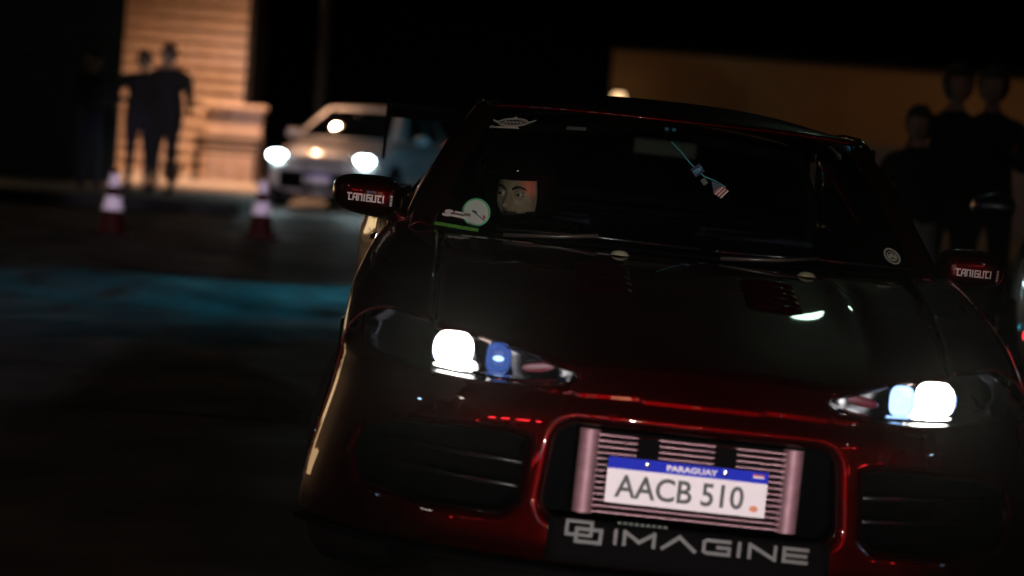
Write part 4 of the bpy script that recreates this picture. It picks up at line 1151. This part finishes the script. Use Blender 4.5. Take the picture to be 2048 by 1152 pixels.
# ================================================================== PARKED HATCHBACKS
def hatchback(loc, rz, paint, label, head=None, tail=None, plate=True, front_tail=False, group='parked hatchbacks'):
    r = empty('parked_car', loc, rz); tag(r, label, 'car', group)
    st = [(0.00, .60, .24, .60), (.06, .74, .21, .68), (.22, .81, .20, .78), (.55, .84, .20, .88), (.95, .86, .20, .955), (1.3, .865, .20, 1.0), (2.0, .865, .20, 1.0), (2.8, .865, .20, 1.01), (3.5, .85, .22, 1.03), (3.82, .80, .26, 1.02), (3.93, .70, .32, .96)]
    bm = bmesh.new(); rings = []
    for y, w, zb_, zt in st:
        half_ = [(0.0, zb_), (.7 * w, zb_), (.96 * w, zb_ + .10), (w, zb_ + .42 * (zt - zb_)), (.975 * w, zt - .20 * (zt - zb_)), (.90 * w, zt - .04), (.6 * w, zt + .0), (0.0, zt + .015)]
        full = half_ + [(-x, z) for x, z in half_[-2:0:-1]]
        rings.append([bm.verts.new((x, y, z)) for x, z in full])
    n = len(rings[0])
    for A, B in zip(rings[:-1], rings[1:]):
        for k_ in range(n): bm.faces.new((A[k_], A[(k_ + 1) % n], B[(k_ + 1) % n], B[k_]))
    bm.faces.new(rings[0]); bm.faces.new(rings[-1])
    subd(bmobj('body', bm, paint, r), 2)
    # cabin
    base = [(.74, 1.10), (.78, 1.6), (.79, 2.8), (.74, 3.62)]; top = [(.54, 1.93), (.585, 2.1), (.585, 2.9), (.53, 3.30)]
    def cab(side, u, v, off=0.0):
        if side == 'f': x0, y0 = base[0]; x1, y1 = top[0]; a = u * 2 - 1; p = Vector((a * (x0 + (x1 - x0) * v), y0 + (y1 - y0) * v - .16 * (1 - a * a) * (1 - .6 * v), .985 + .44 * v + .02 * math.sin(v * 3.14))); nrm = Vector((0, -.5, .87))
        elif side == 'r': x0, y0 = base[3]; x1, y1 = top[3]; a = u * 2 - 1; p = Vector((a * (x0 + (x1 - x0) * v), y0 + (y1 - y0) * v + .10 * (1 - a * a), 1.0 + .42 * v)); nrm = Vector((0, .8, .6))
        else:
            sg = -1 if side == 'l' else 1
            yb0, yb1 = base[0][1], base[3][1]; yt0, yt1 = top[0][1], top[3][1]
            y = (yb0 + (yb1 - yb0) * u) * (1 - v) + (yt0 + (yt1 - yt0) * u) * v
            xb = .74 + .05 * math.sin(u * 3.14) ; xt = .54 + .05 * math.sin(u * 3.14)
            p = Vector((sg * (xb + (xt - xb) * v + .02 * math.sin(v * 3.14)), y, .985 + .44 * v)); nrm = Vector((sg * .95, 0, .3))
        return p + nrm * off
    for sd in 'frlx':
        grid('cabin_panel', lambda u, v, sd=sd: cab(sd, u, v), 16, 8, paint, r)
    grid('roof', lambda u, v: ((u * 2 - 1) * (.545 + .045 * math.sin(v * 3.14)), 1.93 + 1.37 * v - .06 * (1 - (u * 2 - 1) ** 2) * (1 - 2 * v), 1.425 + .045 * math.sin(v * 3.0) ** .6 - .02 * (u * 2 - 1) ** 2 + .01), 16, 16, paint, r, 0.012)
    GL = MATS.get('car_glass') or pbr('car_glass', (0.006, 0.007, 0.008), 0.02, spec=0.8)
    grid('windscreen', lambda u, v: cab('f', .06 + .88 * u, .04 + .90 * v, .006), 20, 10, GL, r)
    grid('rear_window', lambda u, v: cab('r', .08 + .84 * u, .10 + .82 * v, .006), 16, 8, GL, r)
    for sd in 'lx':
        for u0, u1 in ((.14, .50), (.53, .86)):
            grid('side_window', lambda u, v, sd=sd: cab(sd, u0 + (u1 - u0) * u, .08 + .82 * v, .006), 10, 6, GL, r)
    for sg in (-1, 1):
        # headlights as swept solid pods
        m = head or DARKCH
        bm = bmesh.new(); bmesh.ops.create_uvsphere(bm, u_segments=24, v_segments=14, radius=1)
        for v in bm.verts:
            x, y, z = v.co; v.co = (sg * (.63 + x * .15), .135 + y * .075 + (x + .2) * .10, .715 + z * .062 + x * .035)
        hl_ = bmobj('headlight', bm, pbr('lens_dark', (.25, .26, .28), .1, .6) if 'lens_dark' not in MATS else MATS['lens_dark'], r)
        if head: lathe('bulb', [(0, .03), (.05, .025), (.075, 0), (0, -.02)], head, hl_, 20, Matrix.Translation((sg * .63, .055, .715)) @ Matrix.Rotation(rad(90), 4, 'X') @ Matrix.Diagonal((1.75, .80, 1, 1)))
        bm = bmesh.new(); bmesh.ops.create_uvsphere(bm, u_segments=20, v_segments=12, radius=1)
        for v in bm.verts:
            x, y, z = v.co; v.co = (sg * (.68 + x * .11), 3.86 + y * .07 - (x + .2) * .05, .88 + z * .14)
        bmobj('tail_lamp', bm, tail or REDV, r)
        if tail and sg > 0: box('high_brake_light', (0, 3.43, 1.405), (.46, .03, .05), tail, r, b=.01)
        mr = lathe('door_mirror', [(0, -.08), (.05, -.07), (.075, 0), (.05, .07), (0, .08)], paint, r, 16, Matrix.Translation((sg * .96, 1.62, 1.03)) @ Matrix.Rotation(rad(90), 4, 'Y') @ Matrix.Diagonal((.85, .7, 1.3, 1)))
        for wy in (.80, 3.22):
            lathe('wheel_arch', [(0, .0), (.345, .0), (.36, -.01), (.36, -.06)], TRIM, r, 32, Matrix.Translation((sg * .868, wy, .32)) @ Matrix.Rotation(rad(90) * sg, 4, 'Y'))
            wheel(r, (sg * .80, wy, .305), .305, .20, 0, sg, MATS.get('alloy') or pbr('alloy', (.3, .3, .31), .35, .8), 5)
    bm = bmesh.new(); box_bm(bm, (0, .03, .40), (1.15, .10, .26)); bev(bmobj('lower_grille', bm, TRIM, r), .04)
    bm = bmesh.new(); box_bm(bm, (0, .012, .64), (.72, .08, .045)); bev(bmobj('upper_grille', bm, TRIM, r), .015)
    if plate:
        p_ = box('number_plate', (0, -.035, .43), (.40, .012, .13), PLATEW, r)
        box('plate_band', (0, -.043, .48), (.40, .006, .03), PLATEB, p_)
        p2 = box('number_plate', (0, 3.965, .62), (.40, .012, .13), PLATEW, r)
    return r
PALE = pbr('pale_paint', (0.62, 0.60, 0.58), 0.35, 0.1, coat=0.8, noise=0.04, nscale=3)
SILV = pbr('silver_paint', (0.35, 0.36, 0.38), 0.35, 0.6, coat=0.8)
DKBL = pbr('dark_paint', (0.02, 0.022, 0.03), 0.35, 0.3, coat=1.0)
XEN = emis('xenon_glow', (0.72, 0.97, 1.0), 40)
hb = hatchback((-2.75, 43.2, 0), rad(-15), PALE, 'pale hatchback with lit headlights facing the camera beyond the cones', head=XEN)
for sg in (-1, 1):
    lamp('beam', 'SPOT', (sg * .63, -.06, .70), (.70, .96, 1.0), 24, hb, target=(sg * .6, -14, .2), spot_size=rad(60), spot_blend=0.8, shadow_soft_size=.05)
# dark car at the right edge, tail towards the camera
hc = hatchback((3.38, 16.0, 0), rad(180 - 8.8), DKBL, 'dark parked car with a red light bar, behind the red coupe')
box('red_light_bar', (0.60, 3.99, 0.57), (0.40, 0.03, 0.035), emis('bar_red', (1.0, 0.03, 0.05), 2.5), hc, b=0.008)
for dz_ in (0.47, 0.40):
    box('reversing_lamp', (0.72, 3.985, dz_), (0.10, 0.03, 0.028), emis('lamp_teal', (0.35, 0.85, 1.0), 1.2), hc, b=0.01)
# teal flood light added behind the coupe, out of sight, to light the ground
TEALG = emis('teal_glow', (0.10, 0.75, 1.0), 20)
fl = empty('unseen_floodlight', (1.15, 23.0, 0)); tag(fl, 'added teal floodlight on a tripod shining across the asphalt', 'unseen_floodlight')
for k in range(3):
    a = 2.1 * k; tube('leg', [(0, 0, .30), (.25 * math.cos(a), .25 * math.sin(a), .01)], .012, STEEL, fl, 8)
tube('stem', [(0, 0, .28), (0, 0, .45)], .014, STEEL, fl, 8)
hd_ = box('lamp_head', (-.03, 0, .52), (.08, .26, .18), STEEL, fl, b=.01)
box('diode_panel', (-.075, 0, .52), (.012, .22, .14), TEALG, hd_)
lamp('teal_fill_beam', 'SPOT', (-.12, 0, .52), (0.03, 0.50, 0.75), 1500, fl, target=(-1.5, -1.15, 0.0), spot_size=rad(74), spot_blend=1.0, shadow_soft_size=.06)

hd3 = box('lamp_head', (-.05, .30, .60), (.22, .08, .16), STEEL, fl, b=.01, R=Matrix.Rotation(rad(8), 3, 'Z'))
box('diode_panel', (-.06, .346, .60), (.18, .012, .12), TEALG, hd3, R=Matrix.Rotation(rad(8), 3, 'Z'))
tube('head_arm', [(0, 0, .45), (-.02, .15, .50), (-.05, .26, .56)], .012, STEEL, fl, 8)
lamp('teal_fill_beam', 'SPOT', (-.07, .40, .60), (0.08, 0.50, 0.75), 4500, fl, target=(-2.55, 23.0, .75), spot_size=rad(7), spot_blend=0.8, shadow_soft_size=.05)  # second added spot, aimed at the flank of the pale hatchback

gl_lamp = street_lamp('street_lamp', (4.6, 20.5, 0), -2.2, 6.4, 'tall street lamp with greenish white light beside the watchers', emis('green_white_glow', (.62, 1.0, .74), 7), 0.5, (.72, 1.0, .80), spread=120)

# ---- beyond the frame: unseen things that light the coupe or reflect in its paint
hd = hatchback((0.75, -8.0, 0), rad(180), SILV, 'unseen silver hatchback, added behind the camera to light the red coupe', head=emis('led_glow', (.92, 1.0, .90), 60), group='hatchbacks behind the camera')
lamp('plate_fill_beam', 'SPOT', (-.63, -.08, .72), (1.0, .84, .90), 4600, hd, target=(.31, -15.6, .40), spot_size=rad(5.4), spot_blend=1.0, shadow_soft_size=.05)  # added narrow spot to brighten the number plate
lamp('cabin_fill_beam', 'SPOT', (.63, -.08, .72), (.92, 1.0, .86), 2000, hd, target=(.55, -16, 1.0), spot_size=rad(9.5), spot_blend=0.7, shadow_soft_size=.05)  # added spot to brighten the driver and door mirrors
def added_box_van(loc, rz, paint, label):  # unseen van, added so its red lamps reflect in the bumper
    r = empty('added_box_van', loc, rz); tag(r, label, 'van', 'unseen box vans added behind the camera')
    st = [(0, .80, .35, 1.0), (.10, .88, .30, 1.12), (.75, .92, .28, 1.25), (1.0, .93, .28, 1.35)]
    bx = box('cargo_body', (0, 3.05, 1.28), (1.90, 3.0, 1.90), paint, r, b=.06)
    bm = bmesh.new()
    prof_ = [(0, .32), (-.02, .75), (.10, 1.05), (.62, 1.20), (1.12, 1.92), (1.54, 1.98), (1.54, .32)]
    A = [bm.verts.new((-.90, y, z)) for y, z in prof_]; B = [bm.verts.new((.90, y, z)) for y, z in prof_]
    for k in range(len(prof_)): bm.faces.new((A[k], A[(k + 1) % len(A)], B[(k + 1) % len(B)], B[k]))
    bm.faces.new(A); bm.faces.new(B[::-1]); bev(bmobj('cab', bm, paint, r), .05)
    mesh('windscreen', [(-.80, .655, 1.262), (.80, .655, 1.262), (.74, 1.085, 1.885), (-.74, 1.085, 1.885)], [(0, 1, 2, 3)], MATS['car_glass'], r).location.y = -.012
    for sg in (-1, 1):
        box('rear_door', (sg * .465, 4.565, 1.25), (.90, .03, 1.70), paint, r, b=.01)
        box('tail_lamp', (sg * .86, 4.57, .72), (.14, .03, .26), TAIL, r, b=.01)
        box('headlight', (sg * .70, -.01, .80), (.26, .06, .16), MATS['lens_dark'], r, b=.03)
        for wy in (.75, 3.5): wheel(r, (sg * .82, wy, .33), .33, .21, 0, sg, MATS['alloy'], 5)
    box('chassis', (0, 2.4, .33), (1.5, 4.0, .10), TRIM, r)
    for xx in (-.46, 0, .46): box('marker_lamp', (xx, 4.575, 2.16), (.26, .03, .07), TAIL, r, b=.01)
    return r
added_box_van((-7.4, -0.1, 0), rad(-42), DKBL, 'unseen dark box van left of the camera, added for red lamp reflections')
added_box_van((8.9, 0.9, 0), rad(50), SILV, 'unseen silver box van right of the camera, added for red lamp reflections')
he = hatchback((-1.95, -7.5, 0), rad(180), PALE, 'unseen pale hatchback, added behind the camera to light the cones', head=emis('dipped_glow', (1.0, .92, 1.0), 40), group='hatchbacks behind the camera')
for sg in (-1, 1):
    lamp('beam', 'SPOT', (sg * .63, -.08, .70), (1.0, .82, 1.0), 11500, he, target=(1.40, -38.2, .46), spot_size=rad(5.0), spot_blend=0.5, shadow_soft_size=.05)  # added narrow spots that brighten the cone bands
sf = empty('unseen_shopfront', (-19.0, 36.0, 0)); sf.rotation_euler = (0, 0, rad(30)); tag(sf, 'pale shopfront, added for warm reflections in the red coupe', 'building')  # out of view, added so the coupe's side reflects warm light
box('wall', (0, 1.5, 2.2), (11, 3, 4.4), CREAM, sf)
for k in range(4): box('shop_window', (-3.9 + k * 2.6, -0.02, 1.45), (2.0, 0.06, 1.9), emis('shop_glow%d' % k, (1.0, .62, .30), 2.2), sf)
box('awning', (0, -0.5, 2.75), (10.4, 1.0, 0.08), WOOD, sf)
for k, (lx, ly, lh, kind) in enumerate(((-11, -13, 5.2, 'w'), (-5.6, -17, 4.6, 'a'), (-3.2, -20, 6.0, 'b'), (4.2, -15, 5.0, 'w'), (7.5, -19, 5.6, 'b'), (12.5, -11, 4.8, 'a'), (9.2, 0.6, 5.6, 'w'), (-6.4, 4.6, 4.9, 'w'), (-10.5, 7.2, 3.4, 'b'), (11.0, 5.0, 2.6, 'b'))):  # unseen lamps, added for small glints on the bumper
    gl_ = {'w': ('white', (1.0, .97, .86)), 'a': ('amber', (1.0, .60, .25)), 'b': ('bluish', (.40, .70, 1.0))}[kind]
    r_ = empty('street_lamp', (lx, ly, 0)); tag(r_, 'unseen added %s LED street lamp on the road behind the camera' % gl_[0], 'street lamp', '%s LED lamps added behind the camera' % gl_[0])
    tube('pole', [(0, 0, 0), (0, 0, lh * .5), (0, 0, lh - .1), (0, .25, lh)], [.07, .06, .05, .045], STEEL, r_, 10)
    hd2 = box('lamp_head', (0, .5, lh + .02), (.30, .6, .09), STEEL, r_, b=.03)
    box('diode_panel', (0, .5, lh - .03), (.20, .26, .03), MATS.get('led_' + kind) or emis('led_' + kind, gl_[1], 70), hd2)
hatchback((-7.4, -6.5, 0), rad(-14), SILV, 'silver hatchback with glowing tail lamps farther back on the left', tail=TAIL, group='hatchbacks behind the camera')
hatchback((6.6, -6.0, 0), rad(12), DKBL, 'dark hatchback with glowing tail lamps farther back on the right', tail=TAIL, group='hatchbacks behind the camera')
kk_ = empty('unseen_kiosk', (-13.2, 44.0, 0.15)); tag(kk_, 'kiosk with three warm lit windows, added for warm reflections in the red coupe', 'building')  # out of view, put in so the rear quarter reflects warm windows
box('wall', (0, 1.5, 1.6), (8.2, 3.0, 3.2), CREAM, kk_)
box('roof', (0, 1.4, 3.28), (8.8, 3.6, 0.16), WOOD, kk_)
for k in range(3):
    w_ = box('window', (-2.6 + k * 2.6, -0.02, 1.35), (2.2, 0.06, 1.7), emis('kiosk_glow%d' % k, (1.0, .70, .36), 1.5), kk_)
    for xx in (-.37, .37): box('mullion', (-2.6 + k * 2.6 + xx, -0.07, 1.35), (0.06, 0.04, 1.7), WOOD, w_)
# block of flats with lit windows across the road
bf = empty('apartment_block', (-8, -42, 0)); tag(bf, 'apartment block with a few lit windows behind the camera', 'building')
box('wall', (0, -4, 6), (26, 8, 12), BLACKW, bf)
WB = emis('window_blue', (.35, .65, 1.0), 5); WW = emis('window_warm', (1.0, .66, .32), 6)
for i in range(9):
    for j in range(4):
        q_ = random.random()
        box('window', (-11 + i * 2.7, .02, 1.8 + j * 2.8), (1.3, .06, 1.4), WB if q_ < .25 else WW if q_ < .45 else GREYBL, bf)

# ---- night air: thin haze round the whole place
hz = box('haze', (0, 10, 6.5), (150, 170, 15.2), None)
hm_ = bpy.data.materials.new('haze_air'); hm_.use_nodes = True; nt = hm_.node_tree; nt.nodes.clear()
ho = nt.nodes.new('ShaderNodeOutputMaterial'); hv = nt.nodes.new('ShaderNodeVolumePrincipled')
hv.inputs['Color'].default_value = (0.9, 0.9, 0.88, 1); hv.inputs['Density'].default_value = 0.0000018; hv.inputs['Anisotropy'].default_value = 0.95
nt.links.new(hv.outputs[0], ho.inputs['Volume'])
hz.data.materials.append(hm_); hz['kind'] = 'stuff'
